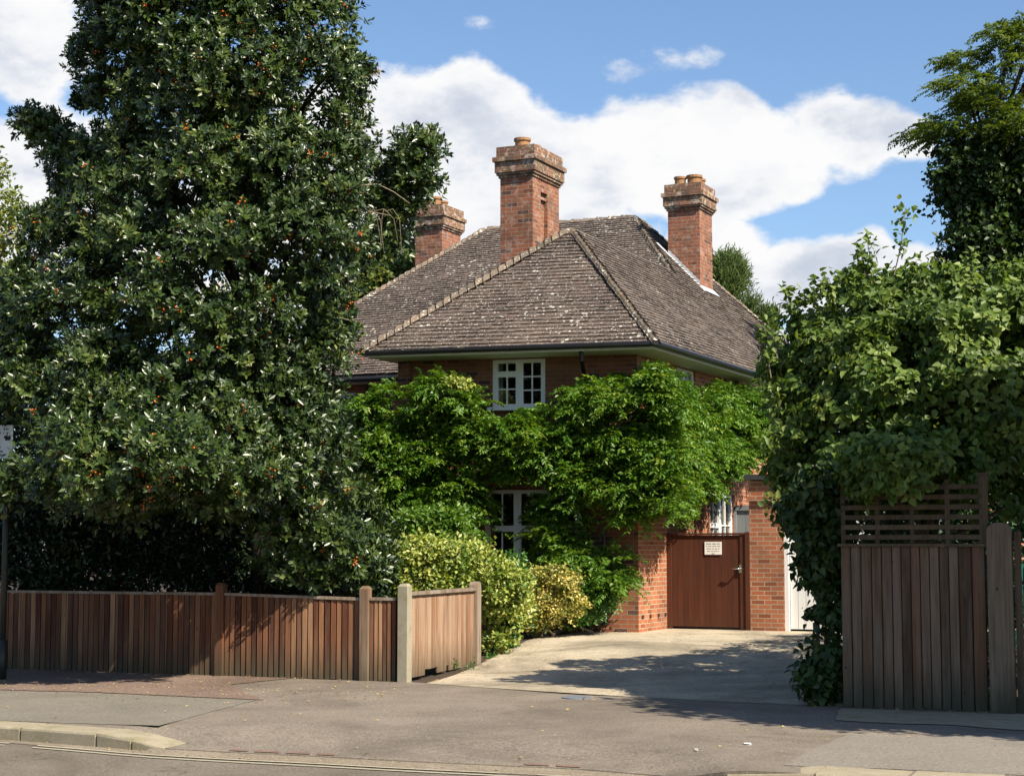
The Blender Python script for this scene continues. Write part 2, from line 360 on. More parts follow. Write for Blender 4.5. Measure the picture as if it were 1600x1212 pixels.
M['gold'] = leaf_mat('golden_leaf', [(0, (.07, .12, .02)), (.4, (.15, .18, .03)), (.55, (.48, .42, .08)), (1, (.95, .82, .32))], .5, .4, .25)
M['green'] = leaf_mat('shrub_leaf', [(0, (.03, .09, .015)), (.5, (.06, .17, .03)), (1, (.14, .3, .05))], .35, .5, .3)
M['lime'] = leaf_mat('lime_leaf', [(0, (.06, .1, .02)), (.5, (.15, .2, .04)), (1, (.4, .36, .1))], .5, .4, .35)
M['robinia'] = leaf_mat('robinia_leaf', [(0, (.04, .075, .012)), (.5, (.09, .14, .022)), (1, (.18, .23, .045))], .5, .3, .4)
M['darktree'] = leaf_mat('dark_leaf', [(0, (.012, .028, .012)), (.6, (.025, .05, .018)), (1, (.05, .085, .03))], .4, .4, .15)
M['pine'] = leaf_mat('pine_needle', [(0, (.06, .1, .035)), (.5, (.12, .18, .06)), (1, (.2, .27, .1))], .6, .2, .3)
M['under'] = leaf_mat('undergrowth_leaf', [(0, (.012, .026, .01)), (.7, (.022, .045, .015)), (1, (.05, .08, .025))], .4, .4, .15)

# ------------------------------------------------------------------ ground heights
KX = [-40, -9, -4.79, -3.92, -3.2, -2.4, -1.7, -.87, .53, 1.6, 2.8, 4, 8, 40]
KY = [31.5, 18.5, 16.4, 15.9, 15.45, 15.1, 14.85, 14.5, 14.0, 13.3, 12.8, 12.3, 10.7, -2.]
def kerbY(x): return float(np.interp(x, KX, KY))
def sm(t): t = max(0., min(1., t)); return t*t*(3-2*t)
def gv(x, y): return .4*x+.9165*y
def gh(x, y): return .25*sm((gv(x, y)-19.6)/7)
def hp(x, y):
    d = (y-kerbY(x))
    cross = sm((x+3.75)/.7)*sm((1.75-x)/.5)
    return -.085*cross*(1-sm(d/1.5))
def grid(name, x0, x1, nx, fy0, fy1, ny, fz, mat):
    mb = MB(); xs = np.linspace(x0, x1, nx+1) if not isinstance(x0, list) else x0
    P = [[(x, fy0(x)+(fy1(x)-fy0(x))*j/ny) for j in range(ny+1)] for x in xs]
    for i in range(len(xs)-1):
        for j in range(ny):
            mb.face([(a, b, fz(a, b)) for a, b in (P[i][j], P[i+1][j], P[i+1][j+1], P[i][j+1])])
    return tag(mb.build(name, mat, None, True), kind='structure')
def gfz(x, y):
    v = gv(x, y); lo = kerbY(x)+.3
    return -.3 if y < lo+1.5 else gh(x, y)-.012
mb = MB()
xs = [-600, -200, -60, -30]+list(np.arange(-14, 14.1, 1.))+[30, 60, 200, 600]
for i in range(len(xs)-1):
    def col(x):
        b = kerbY(x)
        return [(x, y) for y in [b-400, b-40, b-3, b+1.0, b+1.9, b+3, b+4, b+5, b+6, b+7, b+8, b+9.5, b+11, b+12.5, b+14, b+17, b+25, b+60, b+200, b+900]]
    A, B = col(xs[i]), col(xs[i+1])
    for j in range(len(A)-1):
        mb.face([(a, b, gfz(a, b)) for a, b in (A[j], B[j], B[j+1], A[j+1])])
tag(mb.build('ground', M['soil'], None, True), kind='structure')
xs_r = list(np.arange(-40, 40.1, .8))
grid('road', xs_r, 0, 0, lambda x: kerbY(x)-9, lambda x: kerbY(x)+.05, 6, lambda x, y: -.12, M['road'])
xs_p = list(np.arange(-40, -6, 1.))+list(np.arange(-6, 6, .2))+list(np.arange(6, 40.1, 1.))
def pave_far(x): return np.interp(x, [-40, -7.6, -1.3, .7, 3.5, 5.2, 40], [36.3, 24.15, 21.7, 19.85, 18.5, 17.75, 3.0])
mb = MB()
for a_, b_ in zip(list(np.arange(-6, 6, .2)), list(np.arange(-5.8, 6.2, .2))):
    mb.face([(a_, kerbY(a_)+.02, -.2), (b_, kerbY(b_)+.02, -.2), (b_, kerbY(b_)+.02, hp(b_, kerbY(b_)+.02)+.001), (a_, kerbY(a_)+.02, hp(a_, kerbY(a_)+.02)+.001)])
tag(mb.build('pavement_edge', M['gutterstrip']), kind='structure')
grid('pavement', xs_p, 0, 0, lambda x: kerbY(x)+.02, lambda x: float(pave_far(x)), 22, lambda x, y: hp(x, y)+.002, M['pave'])
# channel of old setts and tar between the road edge and the yellow lines
mb = MB()
for x in np.arange(-40, 14, .4):
    for (a, b) in ((0.0, .2),):
        w = .2 if x < -3.3 else .24
        mb.face([(x, kerbY(x)-w, -.115), (x+.4, kerbY(x+.4)-w, -.115), (x+.4, kerbY(x+.4)+.03, -.115+(.025 if -3.3 < x < 1.5 else 0)), (x, kerbY(x)+.03, -.115+(.025 if -3.3 < x < 1.5 else 0))])
tag(mb.build('road_channel', M['gutterstrip']), kind='structure')
for off, nm in ((.22, 'road_marking'), (.37, 'road_marking')):
    mb = MB(); x = -40.
    while x < 30:
        if random.random() > .1:
            mb.face([(x, kerbY(x)-off-.042, -.111), (x+.3, kerbY(x+.3)-off-.042, -.111), (x+.3, kerbY(x+.3)-off+random.uniform(-.006, .004), -.111), (x, kerbY(x)-off, -.111)])
        x += .3
    tag(mb.build(nm, M['yellow']), kind='structure')
def sheet(name, pts, z, mat, ragged=0.):
    mb = MB(); P = []
    for i in range(len(pts)):
        a, b = Vector(pts[i]), Vector(pts[(i+1) % len(pts)]); L = (b-a).length; k = max(1, int(L/.12)) if ragged else 1
        for j in range(k):
            p = a.lerp(b, j/k)
            if ragged: p = p+Vector((random.uniform(-1, 1), random.uniform(-1, 1), 0))*ragged
            P.append((p.x, p.y, z))
    mb.face(P); return tag(mb.build(name, mat), kind='structure')
G = lambda px, py, z=0.: gz(px, py, z)
sheet('pavement_patch', [Vector((-12, 20.6, 0)), Vector((-12, 22.9, 0)), G(0, 1079), G(150, 1083), G(400, 1094), G(330, 1112), G(250, 1134), G(140, 1131), G(0, 1126)], .006, M['patch'], .012)
sheet('pavement_patch', [G(1330, 1146), G(1440, 1150), Vector((5.6, 16.0, 0)), Vector((9, 14.6, 0)), Vector((9, 10.85, 0)), Vector((4, 12.85, 0)), Vector((2.9, 13.3, 0)), G(1225, 1196), G(1262, 1174)], .006, M['patch2'], .008)
sheet('gravel_strip', [Vector((-9, 22.9, 0)), Vector((-9, 24.65, 0)), Vector((-5.5, 23.35, 0)), Vector((-2.8, 22.25, 0)), G(360, 1070), G(410, 1094), G(150, 1082), G(0, 1078)], .0095, M['strip'], .02)
sheet('concrete_strip', [G(1312, 1107), G(1450, 1112), Vector((5.4, 17.55, 0)), Vector((9, 16.0, 0)), Vector((9, 15.0, 0)), G(1600, 1142), G(1480, 1133), G(1400, 1131), G(1305, 1126)], .0095, M['kerb'], .02)
# driveway: ruled between its two edges
Lp = [(-1.06, 21.42), (-.75, 22.6), (-.45, 23.9), (-.1, 25.6), (.25, 27.1), (1.2, 28.95), (2.2, 30.0), (3.0, 32)]
Rp = [(3.45, 18.38), (3.95, 19.6), (4.6, 20.9), (5.3, 22.5), (6.0, 24), (7.4, 27.2), (8.6, 29.5), (9.2, 31)]
mb = MB(); rows = []
for i in range(57):
    t = i/56*7; k = min(6, int(t)); f = t-k
    a = Vector(Lp[k]).lerp(Vector(Lp[k+1]), f); b = Vector(Rp[k]).lerp(Vector(Rp[k+1]), f)
    rows.append([(a.x+(b.x-a.x)*j/30, a.y+(b.y-a.y)*j/30-(.25*math.sin(math.pi*j/30) if i == 0 else 0)) for j in range(31)])
for i in range(56):
    for j in range(30):
        mb.face([(x, y, gh(x, y)+.006) for x, y in (rows[i][j], rows[i][j+1], rows[i+1][j+1], rows[i+1][j])])
tag(mb.build('driveway', M['drive'], None, True), kind='structure')
# flush red bricks in the dropped kerb
for x0, x1 in ((-2.45, -2.28), (-2.22, -2.0), (-1.93, -1.72), (-1.66, -1.5), (.1, .3), (.36, .55)):
    mb = MB(); mb.face([(x0, kerbY(x0)+.06, hp(x0, kerbY(x0))+.010), (x1, kerbY(x1)+.06, hp(x1, kerbY(x1))+.010), (x1, kerbY(x1)+.16, hp(x1, kerbY(x1)+.12)+.012), (x0, kerbY(x0)+.16, hp(x0, kerbY(x0)+.12)+.012)])
    tag(mb.build('dropped_kerb_brick', M['red']), kind='structure')

# kerb stones (each a bevelled block)
def stone(x0, x1, ztop0, ztop1, w=.36, mat='kerb', name='kerb_stone', zb=-.2):
    mb = MB(); y0, y1 = kerbY(x0), kerbY(x1); d = unit(x1-x0, y1-y0); n_ = (-d[1], d[0]); g = random.uniform(.008, .02)
    a = Vector((x0+d[0]*g, y0+d[1]*g, 0)); b = Vector((x1-d[0]*g, y1-d[1]*g, 0)); N = Vector((n_[0], n_[1], 0)); c = .022
    up = lambda z: Vector((0, 0, z))
    prof = [(0, zb, zb), (0, ztop0-c, ztop1-c), (c*.3, ztop0-c*.35, ztop1-c*.35), (c, ztop0, ztop1), (w, ztop0+.004, ztop1+.004), (w, zb, zb)]
    A = [a+N*o+up(z0+random.uniform(-.007, .005)) for o, z0, z1 in prof]; B = [b+N*o+up(z1+random.uniform(-.007, .005)) for o, z0, z1 in prof]
    for i in range(5): mb.face([A[i], B[i], B[i+1], A[i+1]])
    mb.face(A); mb.face(B[::-1])
    return mb.build(name, M[mat])
x = -3.75; k = 0; left_st = []
ks = []
while x > -13:
    ks.append((x-.82, x)); x -= .82
for a, b in ks:
    o = stone(a, b, .008, .008); left_st.append(o)
o1 = stone(-3.75, -3.38, .008, -.02, name='kerb_stone'); o2 = stone(-3.38, -3.05, -.02, -.08, mat='kerb', name='kerb_stone')
x = 1.62; rst = []
while x < 9:
    rst.append(stone(x, x+.62, .008 if x > 1.7 else -.03, .008, w=.42)); x += .62
for i, o in enumerate(left_st): tag(o, 'pale granite kerb stone in the row left of the dropped crossing, cut square', 'kerb stone', 'kerb stones')
tag(o1, 'mossy cracked kerb stone beginning to slope down to the driveway crossing', 'kerb stone', 'kerb stones')
tag(o2, 'dark wedge shaped kerb stone ending the left kerb at the crossing', 'kerb stone', 'kerb stones')
for i, o in enumerate(rst): tag(o, 'cream kerb stone in the row at the bottom right of the crossing' if i else 'first cream kerb stone right of the crossing, with sloping end', 'kerb stone', 'kerb stones')

# ------------------------------------------------------------------ foliage engine (numpy)
def nrmz(a): return a/np.maximum(np.linalg.norm(a, axis=-1, keepdims=True), 1e-9)
def rdir(n): return nrmz(rng.normal(size=(n, 3)))
def leaf_obj(name, P, D, N, L, W, r, mat, parent, heart=False, curl=.12):
    """P base points, D leaf direction, N leaf normal: one small folded leaf blade each"""
    n = len(P); D = nrmz(D); S = nrmz(np.cross(D, N)); N = np.cross(S, D); L = L[:, None]; W = W[:, None]
    if heart:
        droop = -N*L*curl
        V = np.stack([P, P+D*L*.22-S*W*.5+N*W*.14, P+D*L*.62-S*W*.36+N*W*.1+droop*.4, P+D*L+droop*1.3, P+D*L*.62+S*W*.36+N*W*.1+droop*.4, P+D*L*.22+S*W*.5+N*W*.14], 1)
        idx = np.array([0, 3, 2, 1, 0, 5, 4, 3]); k = 6; lf = [4, 4]
    else:
        V = np.stack([P, P+D*L*.5-S*W*.5+N*W*.16, P+D*L-N*L*curl, P+D*L*.5+S*W*.5+N*W*.16], 1)
        idx = np.array([0, 2, 1, 0, 3, 2]); k = 4; lf = [3, 3]
    me = bpy.data.meshes.new(name); nf = 2*n
    me.vertices.add(n*k); me.vertices.foreach_set('co', V.reshape(-1).astype(np.float32))
    me.loops.add(n*len(idx)); me.loops.foreach_set('vertex_index', (idx[None]+np.arange(n)[:, None]*k).reshape(-1).astype(np.int32))
    me.polygons.add(nf); me.polygons.foreach_set('loop_start', (np.arange(nf)*lf[0]).astype(np.int32))
    me.update(calc_edges=True); me.validate()
    a = me.attributes.new('rnd', 'FLOAT', 'FACE'); a.data.foreach_set('value', np.repeat(np.clip(r, 0, 1), 2).astype(np.float32))
    return link(name, me, mat, parent)
def inpoly(x, y, poly):
    c = np.zeros(len(x), bool); p = np.array(poly, float); j = len(p)-1
    for i in range(len(p)):
        xi, yi, xj, yj = p[i, 0], p[i, 1], p[j, 0], p[j, 1]
        if yi != yj: c ^= ((yi > y) != (yj > y)) & (x < (xj-xi)*(y-yi)/(yj-yi)+xi)
        j = i
    return c
def sample_poly(poly, n):
    p = np.array(poly, float); lo, hi = p.min(0), p.max(0); out = np.zeros((0, 2))
    while len(out) < n:
        q = rng.uniform(lo, hi, (n*3, 2)); out = np.vstack([out, q[inpoly(q[:, 0], q[:, 1], poly)]])
    return out[:n]
def at_np(px, py, Y):
    a = (px-800)/2700; b = -(py-606)/2700; dy = cP-b*sP; t = Y/dy
    return np.stack([a*t, Y, 1.7+(sP+b*cP)*t], 1)
def crown_pads(poly, Y0, n, front=.7, depth=1., shell=.55, pad=0., holes=()):
    """pad centres filling a rounded volume whose outline from the street is poly"""
    q = sample_poly(poly, n)
    for h in holes: q = q[~inpoly(q[:, 0], q[:, 1], h)]
    n = len(q); p = np.array(poly, float)
    rows = np.linspace(p[:, 1].min(), p[:, 1].max(), 60); lo = []; hi = []
    for y in rows:
        xs_ = []
        for i in range(len(p)):
            a, b = p[i], p[(i+1) % len(p)]
            if (a[1] > y) != (b[1] > y): xs_.append(a[0]+(b[0]-a[0])*(y-a[1])/(b[1]-a[1]))
        lo.append(min(xs_) if xs_ else np.nan); hi.append(max(xs_) if xs_ else np.nan)
    lo = np.array(lo); hi = np.array(hi); ok = ~np.isnan(lo); lo = np.interp(rows, rows[ok], lo[ok]); hi = np.interp(rows, rows[ok], hi[ok])
    l_ = np.interp(q[:, 1], rows, lo); h_ = np.interp(q[:, 1], rows, hi); c = (l_+h_)/2; w = np.maximum((h_-l_)/2, 8)
    pp = pad/Y0*2700; q[:, 0] = c+(q[:, 0]-c)*np.maximum(w-pp, w*.35)/w
    ytop = p[:, 1].min(); q[:, 1] = np.maximum(q[:, 1], ytop+pp) if pp else q[:, 1]
    t = np.clip((q[:, 0]-c)/w, -1, 1); hw = w*Y0/2700*depth
    s = np.sqrt(np.maximum(1-t*t, .02)); u = rng.uniform(shell, 1, n)
    side = np.where(rng.random(n) < front, -1, 1)
    Y = Y0+side*s*u*hw
    # keep the outline where it is: the pixel is scaled for the nearer or farther depth
    P = at_np(q[:, 0], q[:, 1], Y)
    C = at_np(c, q[:, 1], np.full(n, Y0)); out = P-C; out[:, 2] *= .2
    return P, nrmz(out+1e-6)
def clumpy(P, per, keep, ph=0.):
    x, y, z = P[:, 0]*6.283/per, P[:, 1]*6.283/per, P[:, 2]*6.283/(per*.8)
    f = np.sin(x+1.3*np.sin(z*.7+ph)+ph)+np.sin(z+1.1*np.sin(x*.8+ph*2))+.8*np.sin(y+ph+.9*np.sin(x*.6))+.5*np.sin(1.9*x+1.3*z+ph)
    return f > np.quantile(f, 1-keep)
def leafy(name, PC, OUT, R_, nros, nleaf, L, W, mat, parent, up=.45, spread=.75, squash=.65, heart=False, droop=0., rr=(.0, 1.), warm=0., curl=.12, inner=0., star=0.):
    """every pad is a dome of leaf rosettes facing outwards and up"""
    n = len(PC); R_ = np.broadcast_to(np.asarray(R_, float), (n,))
    Wd = nrmz(OUT*.75+np.array([0, 0, .55]))
    d = rdir(n*nros).reshape(n, nros, 3); d = nrmz(d+Wd[:, None]*.75)
    rad = R_[:, None]*rng.uniform(.45+inner, 1.05, (n, nros))
    pos_ = PC[:, None]+d*rad[..., None]*np.array([1, 1, squash]); pos_ = pos_.reshape(-1, 3)
    od = nrmz(d*.8+OUT[:, None]*.35+np.array([0, 0, up])).reshape(-1, 3)
    m_ = len(pos_)
    rnd_r = rng.random(m_)*.55+np.repeat(rng.random(n)*.25, nros)
    if warm: rnd_r = np.where(rng.random(m_) < warm, .97, rnd_r)
    ld = nrmz(od[:, None]*(1-spread)+rng.normal(size=(m_, nleaf, 3))*spread*.6+np.array([0, 0, -droop]))
    if star:      # leaves whorled round the twig tip
        g_ = rng.normal(size=(m_, nleaf, 3)); g_ = nrmz(g_-od[:, None]*(g_*od[:, None]).sum(-1, keepdims=True))
        el_ = rng.uniform(.1, 1.1, (m_, nleaf, 1)); ld = nrmz(g_+od[:, None]*el_+np.array([0, 0, -droop])); base = pos_[:, None]+od[:, None]*L*(el_-.6)*.8+ld*L*.06+rng.normal(size=(m_, nleaf, 3))*L*star
        nn = nrmz(od[:, None]*1.1-g_*el_*.6+rng.normal(size=(m_, nleaf, 3))*.28)
    else:
        base = pos_[:, None]+ld*(L*.25)+rng.normal(size=(m_, nleaf, 3))*L*.55
        nn = nrmz(od[:, None]*.9+np.array([0, 0, .5])+rng.normal(size=(m_, nleaf, 3))*.45)
    k = m_*nleaf
    sz = rng.uniform(.65, 1.2, k)
    r = np.repeat(rnd_r, nleaf)+rng.random(k)*.22
    if not warm: r = rr[0]+(rr[1]-rr[0])*np.clip(r, 0, 1)
    return leaf_obj(name, base.reshape(-1, 3), ld.reshape(-1, 3), nn.reshape(-1, 3), L*sz, W*sz, r, mat, parent, heart, curl), pos_
def limbs(mb, base, top, r0, tips, rnd_=.5, wob=.12, rt=.012, hmin=.12):
    base = Vector(base); top = Vector(top); n = 7; pts = []
    for i in range(n+1):
        p = base.lerp(top, i/n)
        if 0 < i: p += Vector((random.uniform(-1, 1), random.uniform(-1, 1), 0))*wob
        pts.append(p)
    mb.tube(pts, [r0*(1-.75*i/n)*(1.35 if i == 0 else 1) for i in range(n+1)], 9, rnd_)
    for t in tips:
        t = Vector(t); h = (t.z-base.z)/max(.1, top.z-base.z); h = max(hmin, min(.92, h-.18)); i = int(h*n); s = pts[i].lerp(pts[min(n, i+1)], h*n-i)
        mid = s.lerp(t, .5)+Vector((random.uniform(-.1, .1), random.uniform(-.1, .1), random.uniform(.0, .25)))*((t-s).length*.4)
        L_ = (t-s).length; a = min(r0*.45, .02+L_*.018)
        mb.tube([s, s.lerp(mid, .5)+Vector((0, 0, .03)), mid, mid.lerp(t, .55)+Vector((random.uniform(-.05, .05), 0, random.uniform(0, .08))), t], [a, a*.8, a*.6, a*.42, rt], 5, rnd_, caps=False)
def sprigs(mb, P, OUT, L, k=1, rad=.006):
    for p, o in zip(P, OUT):
        for _ in range(k):
            p = Vector(p); o = Vector(o); q = p+(o+Vector((random.uniform(-.6, .6), random.uniform(-.6, .6), random.uniform(-.1, .8)))).normalized()*L*random.uniform(.5, 1)
            mb.tube([p-(q-p)*.6, p.lerp(q, .5)+Vector((0, 0, .02)), q], [rad, rad*.8, rad*.4], 4, random.random(), caps=False)
# ------------------------------------------------------------------ the house
rr_ = unit(.418, .908); ll_ = (-rr_[1], rr_[0]); lr_ = (rr_[1], -rr_[0])
E0 = Vector((2.29, 27.85, 4.96)); L0 = Vector((-2.47, 29.2, 4.96)); fd = unit(L0.x-E0.x, L0.y-E0.y); fin = (-fd[1]*-1, fd[0]*-1)
A = Vector((1.06, 30.58, 7.29)); Pt = Vector((3.22, 35.25, 7.29)); Rg = Vector((2.73, 38.2, 8.98)); Lr = Vector((-.56, 39.7, 8.98))
Rb = Vector((7.94, 40.1, 4.96)); Lh = Vector((Lr.x+3.8*ll_[0]-5.15*rr_[0], Lr.y+3.8*ll_[1]-5.15*rr_[1], 5.1))
C0 = (2.089, 28.732)
house = thing('brick_house', 'red brick house with hipped tiled roof and three tall chimneys, covered in green climber', 'house', (2.09, 28.73, .25))
def dot2(a, b): return a[0]*b[0]+a[1]*b[1]
ROOF = MB(); roof_faces = []
def plane_pts(O, U, I, s, poly): return [Vector((O.x+U[0]*u+I[0]*d, O.y+U[1]*u+I[1]*d, O.z+s*d)) for u, d in poly]
def tiles(mb, O, U, I, s, poly, gauge=.098, tw=.165, off=.02):
    k = math.hypot(1, s); Vv = Vector((I[0], I[1], s))/k; Uv = Vector((U[0], U[1], 0)); N = Uv.cross(Vv); N = N if N.z > 0 else -N
    pv = [(u, d*k) for u, d in poly]; us = [p[0] for p in pv]; vs = [p[1] for p in pv]
    ny = int((max(vs)+.06)/gauge)+1
    for j in range(ny):
        v = -.05+j*gauge; rowr = random.random()*.15
        sag = .012*math.sin(v*2.1+.5)
        xs_ = []
        vc = max(v+gauge*.5, .001)
        for i in range(len(pv)):
            a, b = pv[i], pv[(i+1) % len(pv)]
            if (a[1] > vc) != (b[1] > vc): xs_.append(a[0]+(b[0]-a[0])*(vc-a[1])/(b[1]-a[1]))
        xs_.sort()
        for q in range(0, len(xs_)-1, 2):
            u = xs_[q]-(tw/2 if j % 2 else 0)
            while u < xs_[q+1]-.02:
                u0 = max(u, xs_[q]); u1 = min(u+tw-.004, xs_[q+1]); u += tw
                if u1-u0 < .02: continue
                h0 = .03+random.uniform(-.005, .008); h1 = .012; dv = random.uniform(-.006, .004); tl = random.uniform(-.004, .004)
                P = lambda uu, vv, h: O+Uv*uu+Vv*vv+N*(h+off+sag)
                a, b = P(u0, v+dv, h0+tl), P(u1, v+dv, h0-tl); c, d_ = P(u1, v+gauge+.015, h1), P(u0, v+gauge+.015, h1)
                a2, b2 = P(u0, v+dv, .004), P(u1, v+dv, .004); r = min(1, max(0, random.gauss(.42, .24)+rowr))
                mb.face([a, b, c, d_] if (b-a).cross(d_-a).z > 0 else [d_, c, b, a], r)
                mb.face([a2, b2, b, a], r*.8)
def uvd(p, O, U, I): return (dot2((p.x-O.x, p.y-O.y), U), dot2((p.x-O.x, p.y-O.y), I))
fI = (-fd[1], fd[0]); fI = fI if fI[1] > 0 else (-fI[0], -fI[1])
sR = (A.z-E0.z)/uvd(A, E0, rr_, ll_)[1]; sF = (A.z-E0.z)/uvd(A, E0, fd, fI)[1]
sL = (A.z-L0.z)/uvd(A, L0, rr_, lr_)[1]; sM = (Lr.z-Lh.z)/5.15
def hipline(O, U, I, s, pts): return [uvd(p, O, U, I) for p in pts]
# P', R' lie where the plane really is
rightp = [(0, 0), uvd(Rb, E0, rr_, ll_), uvd(Rg, E0, rr_, ll_), None, uvd(A, E0, rr_, ll_)]
gam = (Rg.z-Pt.z)/sM; bet = (Rg.z-Pt.z)/sR
Pm = Vector((Rg.x+lr_[0]*bet-rr_[0]*gam, Rg.y+lr_[1]*bet-rr_[1]*gam, Pt.z))
rightp[3] = uvd(Pm, E0, rr_, ll_)
backL = Vector((Lh.x+rr_[0]*9.5, Lh.y+rr_[1]*9.5, 4.96))
EM = Vector((Rg.x+lr_[0]*(Rg.z-Lh.z)/sR-rr_[0]*(Rg.z-Lh.z)/sM, Rg.y+lr_[1]*(Rg.z-Lh.z)/sR-rr_[1]*(Rg.z-Lh.z)/sM, Lh.z))
Rb2 = E0+Vector((rr_[0], rr_[1], 0))*rightp[1][0]; Rg2 = Rg
mainp = [(0, 0), uvd(EM, Lh, lr_, rr_), uvd(Rg, Lh, lr_, rr_), uvd(Lr, Lh, lr_, rr_)]
frontp = [(0, 0), uvd(L0, E0, fd, fI), uvd(A, E0, fd, fI)]
Ae = A+Vector((rr_[0], rr_[1], 0))*6.2; leftp = [(0, 0), uvd(A, L0, rr_, lr_), (uvd(Ae, L0, rr_, lr_)[0], uvd(A, L0, rr_, lr_)[1]), (uvd(Ae, L0, rr_, lr_)[0], 0)]
under = MB()
for O, U, I, s, p in ((E0, rr_, ll_, sR, rightp), (Lh, lr_, rr_, sM, mainp), (E0, fd, fI, sF, frontp), (L0, rr_, lr_, sL, leftp)):
    under.face(plane_pts(O, U, I, s, p))
under.face([Lh, Lr, backL]); under.face([backL, Lr, Rg, Rb])
roof = under.build('roof', M['felt'], house)
for nm, O, U, I, s, p, mt in (('roof_tiles', E0, rr_, ll_, sR, rightp, 'tile_side'), ('roof_tiles', Lh, lr_, rr_, sM, mainp, 'tile'), ('roof_tiles', E0, fd, fI, sF, frontp, 'tile'), ('roof_tiles', L0, rr_, lr_, sL, leftp, 'tile')):
    mb = MB(); tiles(mb, O, U, I, s, p); mb.build(nm, M[mt], roof)
def bonnets(name, a, b, n1, n2, w=.165, step=.17, lift=.055, ridge=False):
    """rounded hip tiles overlapping up the line a-b; n1, n2 the two roof planes' horizontal downhill directions"""
    mb = MB(); a = Vector(a); b = Vector(b); D = (b-a).normalized(); L_ = (b-a).length; k = int(L_/step)
    S = Vector((n1[0], n1[1], -.55)).normalized(); T = Vector((n2[0], n2[1], -.55)).normalized(); Up = Vector((0, 0, 1)); Up = (Up-D*Up.dot(D)).normalized()
    for i in range(k):
        o = a+D*(i*step); r = random.random(); lf = lift+random.uniform(0, .012); jt = Vector((random.uniform(-.008, .008), random.uniform(-.008, .008), 0))
        def arc(o, lf, w):
            return [o+jt+S*w+Up*(lf*.4+.02), o+jt+S*w*.6+Up*(lf+.035), o+jt+Up*(lf+.05), o+jt+T*w*.6+Up*(lf+.035), o+jt+T*w+Up*(lf*.4+.02)]
        p0, p1 = arc(o, lf, w*random.uniform(.92, 1.1)), arc(o+D*(step+.05), lf*.1, w*.82)
        for j in range(4): mb.face([p0[j], p0[j+1], p1[j+1], p1[j]], r)
        q = [p-Up*.028 for p in p0]
        for j in range(4): mb.face([q[j], q[j+1], p0[j+1], p0[j]], r*.6)
        mb.face(q+[o+jt-Up*.03], 0)
    return mb.build(name, M['hip'], roof)
fo = (-fI[0], -fI[1]); ro = lr_; mo = (-rr_[0], -rr_[1]); lo_ = ll_
bonnets('hip_tiles', E0+Vector((0, 0, .02)), A, fo, ro, .15, .125, .045); bonnets('hip_tiles', L0+Vector((0, 0, .02)), A, fo, lo_, .17)
bonnets('hip_tiles', Lh, Lr, mo, lo_); bonnets('hip_tiles', Pm, Rg, mo, ro); bonnets('hip_tiles', Rb, Rg, ro, rr_)
bonnets('ridge_tiles', A, Pm, ro, lo_, .12, .3, .012); bonnets('ridge_tiles', Lr, Rg, mo, rr_, .14, .3, .03)

def wall(name, P0, d, L_, z0, z1, ops, mat, parent, th=.24, out=None, reveal=None):
    """brick wall with real openings; ops = (u0, u1, z0, z1)"""
    mb = MB(); n = out; us = sorted({0, L_, *[o[0] for o in ops], *[o[1] for o in ops]}); zs = sorted({z0, z1, *[o[2] for o in ops], *[o[3] for o in ops]})
    p = lambda u, z, o=0: (P0[0]+d[0]*u-n[0]*o, P0[1]+d[1]*u-n[1]*o, z)
    for i in range(len(us)-1):
        for j in range(len(zs)-1):
            uc, zc = (us[i]+us[i+1])/2, (zs[j]+zs[j+1])/2
            if any(o[0] < uc < o[1] and o[2] < zc < o[3] for o in ops): continue
            mb.face([p(us[i], zs[j]), p(us[i+1], zs[j]), p(us[i+1], zs[j+1]), p(us[i], zs[j+1])])
            mb.face([p(us[i], zs[j], th), p(us[i+1], zs[j], th), p(us[i+1], zs[j+1], th), p(us[i], zs[j+1], th)])
    for (a, b, c, e) in list(ops)+[(0, L_, z0, z1)]:
        for q in ([(a, c), (a, e)], [(b, c), (b, e)], [(a, c), (b, c)], [(a, e), (b, e)]):
            mb.face([p(*q[0]), p(*q[1]), p(*q[1], th), p(*q[0], th)])
    return mb.build(name, M[mat], parent)
